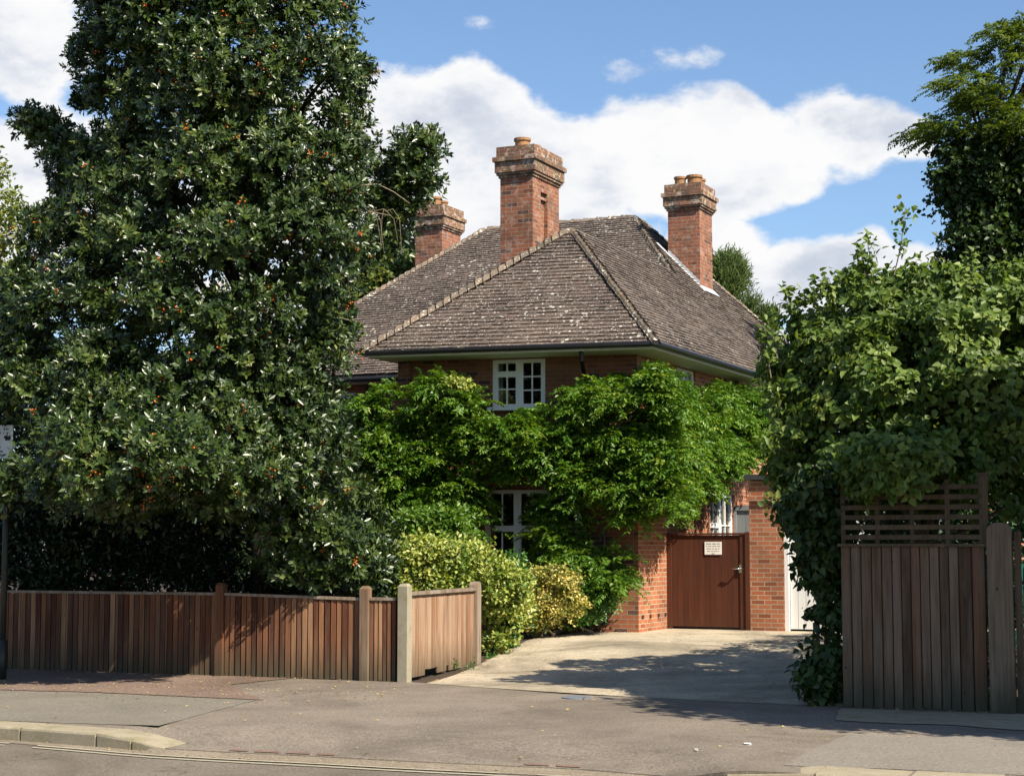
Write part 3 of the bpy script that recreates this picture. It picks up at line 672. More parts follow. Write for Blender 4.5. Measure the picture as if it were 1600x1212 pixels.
def window(P0, d, n, op, cols, parent, label=None, bars=.022, fr=.06, sill=True, curtain=None, mat='white'):
    """cols = list of (fraction wide, [row fractions], n vertical panes, thick transom after row index or None)"""
    a, b, z0, z1 = op; mb = MB(); gl = MB(); rec = .07
    c = lambda u, z, o=rec: (P0[0]+d[0]*u-n[0]*o, P0[1]+d[1]*u-n[1]*o, z)
    bx = lambda u0, u1, q0, q1, t=.06, o=rec: mb.box(c((u0+u1)/2, (q0+q1)/2, o), d, (u1-u0, t, q1-q0))
    bx(a, a+fr, z0, z1); bx(b-fr, b, z0, z1); bx(a+fr, b-fr, z1-fr, z1, .064); bx(a+fr, b-fr, z0, z0+fr, .064)
    u = a+fr; W_ = b-a-2*fr
    for i, (fw, rows_, nv, tr) in enumerate(cols):
        u1 = u+W_*fw
        if i: bx(u-.035, u+.035, z0+fr, z1-fr, .07)
        # casement edge
        e0, e1 = u+(.035 if i else 0), u1-(.035 if i < len(cols)-1 else 0); s = .028
        zt = z1-fr
        bounds = [zt]; H = z1-z0-2*fr
        for f in rows_: bounds.append(bounds[-1]-H*f)
        for k in range(1, len(bounds)-1):
            t = .05 if tr == k else bars/2
            bx(e0, e1, bounds[k]-t, bounds[k]+t, .05 if tr == k else .03, rec-.004)
        bx(e0, e0+s, z0+fr, zt, .045, rec-.006); bx(e1-s, e1, z0+fr, zt, .045, rec-.006)
        for k in range(1, nv):
            uu = e0+(e1-e0)*k/nv; bx(uu-bars/2, uu+bars/2, z0+fr, zt, .028, rec-.003)
        u = u1
    gl.face([c(a+fr, z0+fr, rec+.012), c(b-fr, z0+fr, rec+.012), c(b-fr, z1-fr, rec+.012), c(a+fr, z1-fr, rec+.012)])
    w = mb.build('window', M[mat], parent)
    if label: w['label'] = label
    gl.build('pane', M['glass'], w)
    if sill:
        sb = MB(); sb.box(c((a+b)/2, z0-.03, -.02), d, (b-a+.1, .24, .055)); sb.build('sill', M[mat], w)
    if curtain:
        for (f0, f1) in curtain:
            cb = MB(); k = 14; pr = None
            for i in range(k+1):
                uu = a+(b-a)*(f0+(f1-f0)*i/k); o = .16+.025*math.sin(i*2.3)
                q = (c(uu, z0, o), c(uu, z1, o))
                if pr: cb.face([pr[0], q[0], q[1], pr[1]])
                pr = q
            cb.build('curtain', M['curtain'], w)
    return w
ZT = 4.86
def op_px(x0, x1, y0, y1, P0, d):
    xm, ym = (x0+x1)/2, (y0+y1)/2
    ua, ub = hit(x0, ym, P0, d)[0], hit(x1, ym, P0, d)[0]; za, zb = hit(xm, y1, P0, d)[1], hit(xm, y0, P0, d)[1]
    return (min(ua, ub), max(ua, ub), za, min(zb, ZT-.02))
LF = hit(622, 560, C0, fd)[0]
o_up = op_px(769, 852, 546, 636, C0, fd); o_low = op_px(757, 905, 765, 898, C0, fd)
front_out = (-fI[0], -fI[1])
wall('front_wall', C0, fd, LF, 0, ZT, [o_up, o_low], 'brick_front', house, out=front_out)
window(C0, fd, front_out, o_up, [(.5, [.34, .33, .33], 2, None), (.5, [.27, .365, .365], 2, 1)], house, 'white casement window under the eaves with small top light', curtain=[(.84, .97), (.03, .1)])
window(C0, fd, front_out, o_low, [(.34, [.45, .55], 2, 1), (.33, [.45, .55], 1, 1), (.33, [.45, .55], 2, 1)], house, 'large shaded white window half hidden by leaves', bars=.02)
LS = 12.6
o_s1 = op_px(1058, 1087, 563, 655, C0, rr_); o_s2 = op_px(1110, 1147, 771, 870, C0, rr_); o_s3 = op_px(1170, 1191, 618, 665, C0, rr_)
o_s2 = (o_s2[0], o_s2[1], .95, o_s2[3])
wall('side_wall', (C0[0]+rr_[0]*.001, C0[1]+rr_[1]*.001), rr_, LS, 0, ZT, [o_s1, o_s2, o_s3], 'brick', house, out=lr_)
window(C0, rr_, lr_, o_s1, [(.5, [.27, .365, .365], 2, 1), (.5, [.34, .33, .33], 2, None)], house, 'white window high on the side wall among leaves')
window(C0, rr_, lr_, o_s2, [(.5, [.34, .36, .3], 2, 1), (.5, [.34, .36, .3], 2, None)], house, 'narrow sunlit white window above the brown gate')
window(C0, rr_, lr_, o_s3, [(1., [.5, .5], 1, None)], house, None)
WL = (C0[0]+fd[0]*LF, C0[1]+fd[1]*LF)
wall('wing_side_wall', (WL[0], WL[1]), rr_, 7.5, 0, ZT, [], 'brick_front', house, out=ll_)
MW = (Lh.x+rr_[0]*.5+lr_[0]*.5, Lh.y+rr_[1]*.5+lr_[1]*.5)
o_m = (3.2, 4.1, 3.55, 4.6)
o_m2 = op_px(508, 556, 612, 668, MW, lr_)
o_m2 = (o_m2[0], o_m2[1], o_m2[2], min(o_m2[3], 4.9))
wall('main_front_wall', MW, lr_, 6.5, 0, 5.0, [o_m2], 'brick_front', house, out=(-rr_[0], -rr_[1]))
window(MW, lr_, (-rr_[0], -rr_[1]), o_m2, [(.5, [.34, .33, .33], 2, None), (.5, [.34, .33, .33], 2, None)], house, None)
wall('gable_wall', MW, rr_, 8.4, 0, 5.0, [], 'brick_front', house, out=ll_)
BW = (MW[0]+rr_[0]*8.4, MW[1]+rr_[1]*8.4)
SE = (C0[0]+rr_[0]*LS, C0[1]+rr_[1]*LS)
dbk = unit(SE[0]-BW[0], SE[1]-BW[1])
wall('back_wall', BW, dbk, math.dist(SE, BW), 0, 4.9, [], 'brick', house, out=rr_)
# plinth, damp vents and soffit, fascia, gutters
mb = MB()
for u in (.18, .55, .95, 1.3): mb = MB(); mb.box((C0[0]+rr_[0]*u+lr_[0]*.004, C0[1]+rr_[1]*u+lr_[1]*.004, .50), rr_, (.07, .02, .06)); mb.build('air_vent', M['dark'], house)
mb = MB(); mb.box((C0[0]+fd[0]*.62+front_out[0]*.01, C0[1]+fd[1]*.62+front_out[1]*.01, .44), fd, (.22, .03, .14)); mb.build('air_vent', M['dark'], house)
mb = MB(); z = ZT
def off(p, *vs):
    q = Vector(p); q = Vector((q.x, q.y, 0))
    for v, k in vs: q += Vector((v[0]*k, v[1]*k, 0))
    return q
def P3(p, z): return (p.x, p.y, z)
c0 = Vector((C0[0], C0[1], 0)); wl = Vector((WL[0], WL[1], 0))
e0 = off(E0); l0 = off(L0)
far = e0+Vector((rr_[0], rr_[1], 0))*13.4; cf = c0+Vector((rr_[0], rr_[1], 0))*LS
i1 = c0+Vector((-lr_[0]*.1-front_out[0]*.1, -lr_[1]*.1-front_out[1]*.1, 0))
mb.face([P3(e0, z), P3(far, z), P3(cf, z), P3(i1, z)]); mb.face([P3(e0, z), P3(i1, z), P3(wl+(wl-c0)*0+Vector((-front_out[0]*.1, -front_out[1]*.1, 0)), z), P3(l0, z)])
lb = l0+Vector((rr_[0], rr_[1], 0))*7.4; wlb = wl+Vector((rr_[0], rr_[1], 0))*7.4
mb.face([P3(l0, z), P3(wl, z+.001), P3(wlb, z+.001), P3(lb, z)])
mb.face([P3(off(Lh), 5.0), P3(off(Lh, (lr_, 8.)), 5.0), P3(off(Lh, (lr_, 8.), (rr_, .7)), 5.0), P3(off(Lh, (rr_, .7)), 5.0)])
for a, b, o in ((e0, far, lr_), (e0, l0, front_out), (l0, lb, ll_)):
    O = Vector((o[0], o[1], 0))*.0
    mb.face([P3(a+O, z-.004), P3(b+O, z-.004), P3(b+O, z+.1), P3(a+O, z+.1)])
mb.build('soffit', M['cream'], house)
mb = MB(); g = .05
def corner(p, o1, o2, k=.055): return Vector((p.x+(o1[0]+o2[0])*k, p.y+(o1[1]+o2[1])*k, ZT+.075))
ce = corner(e0, front_out, lr_); gpts = [corner(lb, ll_, (0, 0)), corner(l0, ll_, front_out), ce.lerp(corner(l0, ll_, front_out), .03), ce.lerp(corner(l0, ll_, front_out), .008), ce.lerp(corner(far, lr_, (0, 0)), .004), ce.lerp(corner(far, lr_, (0, 0)), .012), corner(far, lr_, (0, 0))]
mb.tube(gpts, .05, 8)
mb.tube([(Lh.x-rr_[0]*.05, Lh.y-rr_[1]*.05, 5.05), (Lh.x-rr_[0]*.05+lr_[0]*7, Lh.y-rr_[1]*.05+lr_[1]*7, 5.05)], .055, 8)
mb.build('gutter', M['black'], house)
ud = hit(916, 600, C0, fd)[0]; dp = Vector((C0[0]+fd[0]*ud+front_out[0]*.07, C0[1]+fd[1]*ud+front_out[1]*.07, 0)); gp = dp+Vector((front_out[0]*.66+.09, front_out[1]*.66, 0))
mb = MB(); mb.tube([(gp.x, gp.y, ZT+.02), (gp.x, gp.y, ZT-.14), (dp.x, dp.y, ZT-.42), (dp.x, dp.y, ZT-.6), (dp.x, dp.y, .2)], .036, 8)
for zz in (4.2, 2.6, 1.): mb.tube([(dp.x, dp.y, zz), (dp.x, dp.y, zz+.05)], .046, 8)
mb.build('downpipe', M['black'], house)

def chimney(label, K, w, dpt, zb, zs, pots, recess=False, capk=1., cap_lbl=None):
    mb = MB(); U = (ll_[0], ll_[1]); c = Vector((K[0]+ll_[0]*w/2+rr_[0]*dpt/2, K[1]+ll_[1]*w/2+rr_[1]*dpt/2, 0))
    if recess:      # panel sunk into the long sides
        a = .075
        mb.box((c.x, c.y, (zb+zs)/2), U, (w-2*a, dpt-.02, zs-zb), .5)
        for f0, f1 in ((0, .3), (.56, 1)):
            for sd_ in (-1, 1):
                fm = (f0+f1)/2-.5
                mb.box((c.x+rr_[0]*dpt*fm+ll_[0]*sd_*(w/2-a/2+.0), c.y+rr_[1]*dpt*fm+ll_[1]*sd_*(w/2-a/2), (zb+zs)/2), U, (a+.002, dpt*(f1-f0), zs-zb), .5)
        mb.box((c.x-rr_[0]*(dpt/2-.02), c.y-rr_[1]*(dpt/2-.02), (zb+zs)/2), U, (w-2*a-.004, .045, zs-zb-.002), .5)
        mb.box((c.x, c.y, zs-.11), U, (w-.006, dpt-.006, .22), .5)
        mb.box((c.x-rr_[0]*dpt*.07, c.y-rr_[1]*dpt*.07, zs-.33), U, (w-.04, dpt*.26-.01, .05), .5)
    else: mb.box((c.x, c.y, (zb+zs)/2), U, (w, dpt, zs-zb), .5)
    ch = mb.build('chimney', M['brick_chim'], house); ch['label'] = label
    mb = MB(); z = zs-.0
    for (h, e) in ((.05, .035), (.045, .075), (.2, .105), (.085, .15), (.19, .075)):
        mb.box((c.x, c.y, z+h/2), U, (w+1.5*e*capk, dpt+1.5*e*capk, h-.002)); z += h
    mb.build('corbelled_cap', M['brick_cap'], ch)
    mb = MB(); mb.box((c.x, c.y, z+.012), U, (w*.8, dpt*.9, .03)); mb.build('mortar_flaunching', M['kerb'], ch)
    for (fu, fv, rad, h) in pots:
        mb = MB(); px, py = c.x+ll_[0]*w*fu+rr_[0]*dpt*fv, c.y+ll_[1]*w*fu+rr_[1]*dpt*fv; z0 = z+.01
        prof = [(rad*.98, 0), (rad*.95, h*.72), (rad*1.12, h*.76), (rad*1.12, h), (rad*.85, h), (rad*.8, h*.5)]
        sg = 14; base = len(mb.v)
        for (q, zz) in prof:
            for k in range(sg): mb.v.append((px+q*math.cos(2*math.pi*k/sg), py+q*math.sin(2*math.pi*k/sg), z0+zz))
        for i in range(len(prof)-1):
            for k in range(sg):
                mb.f.append((base+i*sg+k, base+i*sg+(k+1) % sg, base+(i+1)*sg+(k+1) % sg, base+(i+1)*sg+k)); mb.r.append(.5); mb.m.append(0)
        mb.build('chimney_pot', M['pot'], ch)
    return c, z
chimney('tallest chimney, at the front, with a sunk panel in its side', (.37, 30.62), .64, 1.2, 5.6, 8.3, [(.05, -.22, .14, .2), (.0, .12, .13, .15), (.02, .38, .12, .15)], recess=True)
chimney('right hand chimney with lead flashing and two orange pots', (4.04, 36.75), .72, .86, 5.2, 8.9, [(.22, -.2, .125, .2), (-.2, -.12, .16, .22), (-.22, .25, .12, .2)], capk=1.05)
chimney('left chimney behind the hip, partly hidden by the evergreen tree', (-1.62, 39.55), .7, .96, 6, 8.98, [(-.05, -.25, .15, .22), (-.1, .1, .12, .18), (.4, -.1, .13, .2)])
# lead flashing, stepped down the right chimney
mb = MB(); K = Vector((4.04, 36.75, 0)); N = Vector((-rr_[0], -rr_[1], 0)); Lv = Vector((ll_[0], ll_[1], 0))
def rz(p): return E0.z+sR*dot2((p.x-E0.x, p.y-E0.y), ll_)
for i in range(9):
    a, b = K+Lv*(.72*i/9), K+Lv*(.72*(i+1)/9); za, zb_ = rz(a)+.03, rz(b)+.03
    q = [a+N*.012, b+N*.012]; mb.face([(q[0].x, q[0].y, za), (q[1].x, q[1].y, zb_), (q[1].x, q[1].y, zb_+.12), (q[0].x, q[0].y, zb_+.07)])
a, b = K-Lv*.14, K+Lv*.95
s_ = N*.14; e_ = Lv*0
mb.face([(a.x, a.y, rz(a)+.085), (b.x, b.y, rz(b)+.085), ((b+s_).x, (b+s_).y, rz(b+s_)+.075), ((a+s_).x, (a+s_).y, rz(a+s_)+.075)])
a2 = K-Lv*.16+Vector((rr_[0], rr_[1], 0))*.9
mb.face([(K.x, K.y, rz(K)+.09), (a.x, a.y, rz(a)+.09), (a2.x, a2.y, rz(a2)+.09), (K.x+rr_[0]*.9, K.y+rr_[1]*.9, rz(K+Vector((rr_[0], rr_[1], 0))*.9)+.09)])
mb.build('lead_flashing', M['lead'], roof)

# ------------------------------------------------------------------ garden gate, garage
gu = hit(1043.5, 983, C0, rr_)[0]; G0 = Vector((C0[0]+rr_[0]*gu, C0[1]+rr_[1]*gu, 0))
gpt = lambda u, o, z: (G0.x+lr_[0]*u-rr_[0]*o, G0.y+lr_[1]*u-rr_[1]*o, z)
GH = hit(1100, 835, (G0.x, G0.y), lr_)[1]; GW = hit(1173, 950, (G0.x, G0.y), lr_)[0]
gate = thing('garden_gate', 'brown boarded garden gate between house wall and brick garage pier', 'gate', gpt(.7, 0, .25))
mb = MB(); n = 13; w = (GW-.2)/n
for i in range(n): mb.box(gpt(.09+w*(i+.5), .0, (GH+.29)/2), lr_, (w-.0025, .03+random.uniform(0, .002), GH-.31))
mb.build('boards', M['gate'], gate)
mb = MB(); mb.box(gpt(.045, 0, (GH+.26)/2), lr_, (.085, .07, GH-.26)); mb.box(gpt(GW-.12, .006, (GH+.27)/2), lr_, (.1, .05, GH-.28), .4)
mb.box(gpt(GW/2-.03, .0, GH+.012), lr_, (GW-.1, .085, .035)); mb.build('frame', M['gate'], gate)
mb = MB(); mb.box(gpt(GW-.035, 0, (GH+.25)/2+.02), lr_, (.075, .1, GH-.2)); mb.build('post', M['gate'], gate)
hx, hz_ = hit(1158, 888, (G0.x, G0.y), lr_)
mb = MB(); mb.box(gpt(hx, .045, hz_), lr_, (.045, .014, .14)); hd = mb.build('handle_plate', M['metal'], gate)
mb = MB(); mb.tube([gpt(hx, .04, hz_), gpt(hx, .1, hz_), gpt(hx-.03, .112, hz_), gpt(hx-.14, .105, hz_)], .013, 8); mb.build('lever', M['metal'], hd, True)
s0, sz0 = hit(1102, 866, (G0.x, G0.y), lr_); s1, sz1 = hit(1128, 846, (G0.x, G0.y), lr_)
mb = MB(); mb.box(gpt((s0+s1)/2, .026, (sz0+sz1)/2), lr_, (s1-s0, .012, sz1-sz0)); pl = mb.build('notice', M['gplate'], gate); pl['label'] = 'small white notice with five dark lines of writing on the gate'
mb = MB()
for j, ln in enumerate([[.34, .25, .2], [.08, .24, .26, .2], [.3, .12, .18, .08], [.2, .14, .2, .08], [.2]]):
    tot = sum(ln)+.05*(len(ln)-1); u = (s0+s1)/2-(s1-s0)*tot*.46
    for wd in ln:
        m_ = (s1-s0)*wd*.92; k = max(2, int(wd*22))
        for q in range(k):
            hh = .016 if j == 0 else .013
            mb.box(gpt(u+m_*(q+.5)/k, .0328, sz1-.035-j*.042+random.uniform(-.001, .001)), lr_, (m_/k*.62, .001, hh*random.choice((.8, 1, 1))))
        u += m_+(s1-s0)*.046
mb.build('writing', M['ink'], pl)

garage = thing('garage', 'flat roofed brick garage with white door beside the brown gate', 'garage', gpt(3, 0, .25))
PW = hit(1227, 950, (G0.x, G0.y), lr_)[0]; ZG = hit(1190, 749, (G0.x, G0.y), lr_)[1]
GE = GW+3.9; DH = hit(1230, 800, (G0.x, G0.y), lr_)[1]+.25
g0p = (gpt(GW, .03, 0)[0], gpt(GW, .03, 0)[1]); fo2 = (-rr_[0], -rr_[1])
wall('front_wall', g0p, lr_, GE-GW, 0, ZG-.02, [(PW-GW, GE-GW-.5, -.001, DH)], 'brick', garage, out=fo2)
wall('side_wall', (g0p[0]+rr_[0]*.24, g0p[1]+rr_[1]*.24), rr_, 5.6, 0, ZG-.02, [], 'brick', garage, out=ll_)
ge = (g0p[0]+lr_[0]*(GE-GW)+rr_[0]*.24, g0p[1]+lr_[1]*(GE-GW)+rr_[1]*.24)
wall('side_wall', ge, rr_, 5.6, 0, ZG-.02, [], 'brick', garage, out=lr_)
mb = MB(); mb.box(gpt((GW+PW)/2, .045, hit(1190, 779, (G0.x, G0.y), lr_)[1]+.0), lr_, (PW-GW+.03, .07, .075)); mb.build('corbel_course', M['brick'], garage)
mb = MB(); mb.box(gpt((GW-.02+GE)/2, -2.9, ZG+.04), lr_, (GE-GW+.1, 6.0, .09)); mb.build('flat_roof', M['felt'], garage)
mb = MB(); DW = GE-GW-.5-(PW-GW); d0 = PW
mb.box(gpt(d0+.035, -.02, (.25+DH)/2), lr_, (.07, .07, DH-.25)); mb.box(gpt(d0+DW-.035, -.02, (.25+DH)/2), lr_, (.07, .07, DH-.25)); mb.box(gpt(d0+DW/2, -.02, DH-.035), lr_, (DW-.14, .07, .07))
dfr = mb.build('door_frame', M['garage'], garage)
mb = MB(); u = d0+.075
while u < d0+DW-.1:
    mb.box(gpt(u+.07, -.05, (.29+DH-.07)/2), lr_, (.128, .03, DH-.07-.29)); u += .135
mb.box(gpt(d0+DW/2, -.07, (.28+DH-.08)/2), lr_, (DW-.2, .02, DH-.38)); mb.build('garage_door', M['garage'], garage)
# door closing the passage between garage and house
pd = thing('passage_door', 'grey door in shade at the end of the passage behind the gate', 'door', gpt(.75, -3.9, .25))
mb = MB()
for k in range(7): mb.box(gpt(.13+k*.2, -3.9, 1.3), lr_, (.194, .04, 2.1))
mb.build('boards', M['greydoor'], pd)
mb = MB(); mb.box(gpt(.72, -3.9, 2.4), lr_, (1.4, .1, .1)); mb.box(gpt(.02, -3.9, 1.3), lr_, (.06, .09, 2.1)); mb.build('frame', M['greydoor'], pd)

# ------------------------------------------------------------------ left fence
F0 = Vector((-1.326, 21.68, 0)); fe = unit(-7.003+1.326, 23.884-21.677); fn = (fe[1], -fe[0]); fn = fn if fn[1] < 0 else (-fn[0], -fn[1])
fp = lambda u, o, z: (F0.x+fe[0]*u+fn[0]*o, F0.y+fe[1]*u+fn[1]*o, z)
uL = lambda px: hit(px, 1000, (F0.x, F0.y), fe)[0]
fence = thing('street_fence', 'low reddish brown featheredge board fence along the pavement in front of the evergreen', 'fence', fp(3, 0, 0))
def featheredge(mb, fpt, d, n, u0, u1, ztop, w=.082, zb=.0, tilt=.16, zvar=.011, thick=.02):
    u = u0; k = 0
    while u < u1-.02:
        ww = min(w*random.uniform(.95, 1.05), u1-u)
        a = tilt*random.uniform(.8, 1.3); ux = (d[0]*math.cos(a)+n[0]*math.sin(a), d[1]*math.cos(a)+n[1]*math.sin(a))
        z1 = ztop+random.uniform(-zvar, zvar); zb_ = zb+random.uniform(-.01, .015)
        mb.box(fpt(u+ww/2, .016+random.uniform(0, .005), (z1+zb_)/2), ux, (ww*random.uniform(.76, .84), thick, z1-zb_))
        mb.box(fpt(u+ww/2, -.022, (z1+zb_)/2), d, (ww-.001, .014, z1-zb_-.01), random.random()*.3); u += ww  # added backing layer, toned dark to deepen the shadow lines between boards
def topz(px, py): return hit(px, py, (F0.x, F0.y), fe)[1]
uA, uB, uC = uL(346), uL(572), .12
zA0, zA1, zB1, zC1 = topz(10, 924), topz(340, 928), topz(560, 936), topz(610, 936)
for (a, b, za, zb_, mt) in ((.12, uB-.06, zC1, zC1, 'fence'), (uB+.08, uA-.06, zB1, zA1, 'fence'), (uA+.06, uL(-120)-.06, zA1, zA0, 'fence'), (uL(-120)+.06, 11.8, zA0, zA0, 'fence')):
    mb = MB(); seg = 6
    for i in range(seg):
        a_, b_ = a+(b-a)*i/seg, a+(b-a)*(i+1)/seg; featheredge(mb, fp, fe, fn, a_, b_, za+(zb_-za)*(i+.5)/seg-.01, tilt=.13)
    pn = mb.build('boards', M[mt], fence)
    mb = MB(); p, q = Vector(fp(a, .01, za+.005)), Vector(fp(b, .01, zb_+.005)); mb.box((p+q)/2, tuple((q-p).normalized()), ((q-p).length, .07, .035)); mb.build('cap_rail', M['rail'], fence)
    for zz in (.25, .8): mb = MB(); mb.box(fp((a+b)/2, -.055, zz), fe, (b-a, .04, .07)); mb.build('back_rail', M['rail'], fence)
def post(u, h, w, mat, lab=None, chamf=True, parent=None, pt=None, d=None):
    pt = pt or fp; d = d or fe
    mb = MB(); c = Vector(pt(u, .02, 0)); U = Vector((d[0], d[1], 0)); V = Vector((-d[1], d[0], 0)); a = w/2
    S = [(-a, -a), (a, -a), (a, a), (-a, a)]; r_ = .5
    lo = [c+U*x+V*y+Vector((0, 0, -.05)) for x, y in S]; hi = [c+U*x+V*y+Vector((0, 0, h-.035)) for x, y in S]; tp = [c+U*x*.55+V*y*.55+Vector((0, 0, h)) for x, y in S]
    for i in range(4): mb.face([lo[i], lo[(i+1) % 4], hi[(i+1) % 4], hi[i]], r_); mb.face([hi[i], hi[(i+1) % 4], tp[(i+1) % 4], tp[i]], r_)
    mb.face(tp, r_); o = mb.build('post', M[mat], parent or fence)
    if lab: o['label'] = lab
    return o
post(uB, topz(572, 915), .115, 'postwood', 'weathered brown post, second from the driveway end'); post(uA, topz(346, 910), .11, 'fence')
post(uL(-120), zA0+.1, .12, 'fence'); post(0.0, hit(632, 911, (F0.x, F0.y), fe)[1], .13, 'conc_post', 'pale lichen covered concrete corner post', d=rr_)
# return panel beside the driveway
ret = thing('return_fence', 'short pale weathered fence panel running back beside the driveway', 'fence', (-.9, 22.9, 0))
RE = gz(741, 1042, .01); rd_ = unit(RE.x-F0.x, RE.y-F0.y); RL = math.dist((RE.x, RE.y), (F0.x, F0.y)); rn = (rd_[1], -rd_[0])
rp = lambda u, o, z: (F0.x+rd_[0]*u+rn[0]*o, F0.y+rd_[1]*u+rn[1]*o, z)
z0_, z1_ = hit(650, 928, (F0.x, F0.y), rd_)[1], hit(735, 922, (F0.x, F0.y), rd_)[1]
mb = MB(); k = 22
for i in range(k):
    a, b = .1+(RL-.14)*i/k, .1+(RL-.14)*(i+1)/k; zt = z0_+(z1_-z0_)*(i+.5)/k; zb_ = .04 if i not in (5, 6, 7, 8, 12) else .1+.02*random.random()
    mb.box(rp((a+b)/2, .0+random.uniform(0, .006), (zt+zb_)/2), rd_, (b-a-.003, .02, zt-zb_))
mb.build('boards', M['fence_pale'], ret)
mb = MB(); p, q = Vector(rp(.07, .01, z0_+.015)), Vector(rp(RL, .01, z1_+.015)); mb.box((p+q)/2, tuple((q-p).normalized()), ((q-p).length, .08, .045)); mb.build('cap_rail', M['rail'], ret)
mb = MB(); w_ = .065; hh = hit(741, 908, (F0.x, F0.y), rd_)[1]; cc = Vector(rp(RL+.03, .0, 0)); U = Vector((rd_[0], rd_[1], 0)); V = Vector((rn[0], rn[1], 0)); prof = []
for i in range(9):
    t = math.pi*i/8; prof.append((math.cos(t)*w_*1.3, hh-w_*1.2+math.sin(t)*w_*1.2))
prof = [(w_*1.3, -.05)]+prof+[(-w_*1.3, -.05)]
fr_ = [cc+U*a+V*.06+Vector((0, 0, z)) for a, z in prof]; bk = [cc+U*a-V*.06+Vector((0, 0, z)) for a, z in prof]
mb.face(fr_); mb.face(bk[::-1])
for i in range(len(prof)): mb.face([fr_[i], fr_[(i+1) % len(prof)], bk[(i+1) % len(prof)], bk[i]])
mb.build('rounded_post', M['rail'], ret)

# ------------------------------------------------------------------ right fence with trellis
S0 = Vector((3.467, 18.3, 0)); sdir = unit(5.024-3.467, 17.616-18.3); sn = (sdir[1], -sdir[0]); sn = sn if sn[1] < 0 else (-sn[0], -sn[1])
q2 = lambda u, o, z: (S0.x+sdir[0]*u+sn[0]*o, S0.y+sdir[1]*u+sn[1]*o, z)
hs = lambda px, py: hit(px, py, (S0.x, S0.y), sdir)
rf = thing('boundary_fence', 'tall weathered vertical board fence in shade at the right of the driveway', 'fence', q2(.8, 0, 0))
ZF = hs(1430, 854)[1]; u1 = hs(1546, 1000)[0]
mb = MB(); u = .0; k = 0
while u < u1-.03:
    w = .1*random.uniform(.9, 1.08) if u < u1-.35 else .13
    a = -.12*random.uniform(.6, 1.4); ux = (sdir[0]*math.cos(a)+sn[0]*math.sin(a), sdir[1]*math.cos(a)+sn[1]*math.sin(a))
    w = min(w, u1-u); zb_ = random.uniform(.0, .03)
    mb.box(q2(u+w/2, random.uniform(0, .008), (ZF+zb_)/2), ux, (w*.9, .022, ZF-zb_)); mb.box(q2(u+w/2, -.024, (ZF+zb_)/2), sdir, (w+.002, .012, ZF-zb_-.01), .1); u += w+.003  # backing strip coloured dark in place of shade in the board gaps
mb.build('boards', M['fence_grey'], rf)
mb = MB(); mb.box(q2(u1/2, .03, ZF+.018), sdir, (u1+.04, .07, .03)); mb.build('cap_rail', M['trellis'], rf)
for zz in (.4, 1.3): mb = MB(); mb.box(q2(u1/2, -.06, zz), sdir, (u1, .05, .08)); mb.build('back_rail', M['trellis'], rf)
pu = (hs(1546, 950)[0]+hs(1584, 950)[0])/2; pw = hs(1584, 950)[0]-hs(1546, 950)[0]; ph = hs(1565, 816)[1]
mb = MB(); cc = Vector(q2(pu, 0, 0)); U = Vector((sdir[0], sdir[1], 0)); V = Vector((sn[0], sn[1], 0)); prof = [(pw/2, -.05)]
for i in range(11):
    t = math.pi*i/10; prof.append((math.cos(t)*pw/2, ph-.09+math.sin(t)*.09))
prof.append((-pw/2, -.05)); fr_ = [cc+U*a+V*.09+Vector((0, 0, z)) for a, z in prof]; bk = [cc+U*a-V*.05+Vector((0, 0, z)) for a, z in prof]
mb.face(fr_, .8); mb.face(bk[::-1], .8)
for i in range(len(prof)): mb.face([fr_[i], fr_[(i+1) % len(prof)], bk[(i+1) % len(prof)], bk[i]], .8)
o = mb.build('wide_post', M['fence_grey'], rf); o['label'] = 'wide grey timber post with rounded top'
mb = MB(); mb.box(q2(pu+pw/2+.05, -.03, ph/2-.04), sdir, (.06, .08, ph-.1)); mb.build('post', M['fence_grey'], rf)
tr = thing('trellis', 'dark slatted trellis on top of the tall right hand fence, half under leaves', 'trellis', q2(.8, 0, ZF))
ZT2 = hs(1430, 758)[1]
mb = MB()
for i in range(6):
    zz = ZF+.1+(ZT2-ZF-.12)*i/5; mb.box(q2(u1/2-.01, .025, zz), sdir, (u1-.06, .016, .05))
mb.build('slats', M['trellis'], tr)
mb = MB()
for f in (.02, .26, .5, .74, .965): mb.box(q2(u1*f, .0, (ZF+.035+ZT2+.05)/2), sdir, (.045, .03, ZT2-ZF+.02))
mb.build('uprights', M['trellis'], tr)
mb = MB(); up = hs(1537, 800)[0]; zp = hs(1537, 742)[1]; mb.box(q2(up, -.01, (ZF+.035+zp)/2), sdir, (.075, .08, zp-ZF-.035)); mb.box(q2(up, -.01, zp+.012), sdir, (.1, .1, .025)); mb.build('post', M['trellis'], tr)

# teal slatted planter glimpsed past the fence
tb = thing('garden_planter', 'teal painted slatted wooden planter beyond the fence at the right edge', 'planter', (6.3, 19.9, .1))
mb = MB()
zc = lambda py: at(1594, py, 20.)[2]
for k in range(4):
    z = zc(895+k*34); mb.box((6.55, 20.0, z), sdir, (1.3, .03, .2)); mb.box((6.0, 20.5, z), (sn[0], sn[1]), (.9, .03, .2))
mb.build('slats', M['teal'], tb)
for xx in (5.97, 7.1): mb = MB(); mb.box((xx+.04, 20.1-(xx-5.97)*.44+.15, .75), sdir, (.07, .07, 1.3)); mb.build('corner_post', M['teal'], tb)

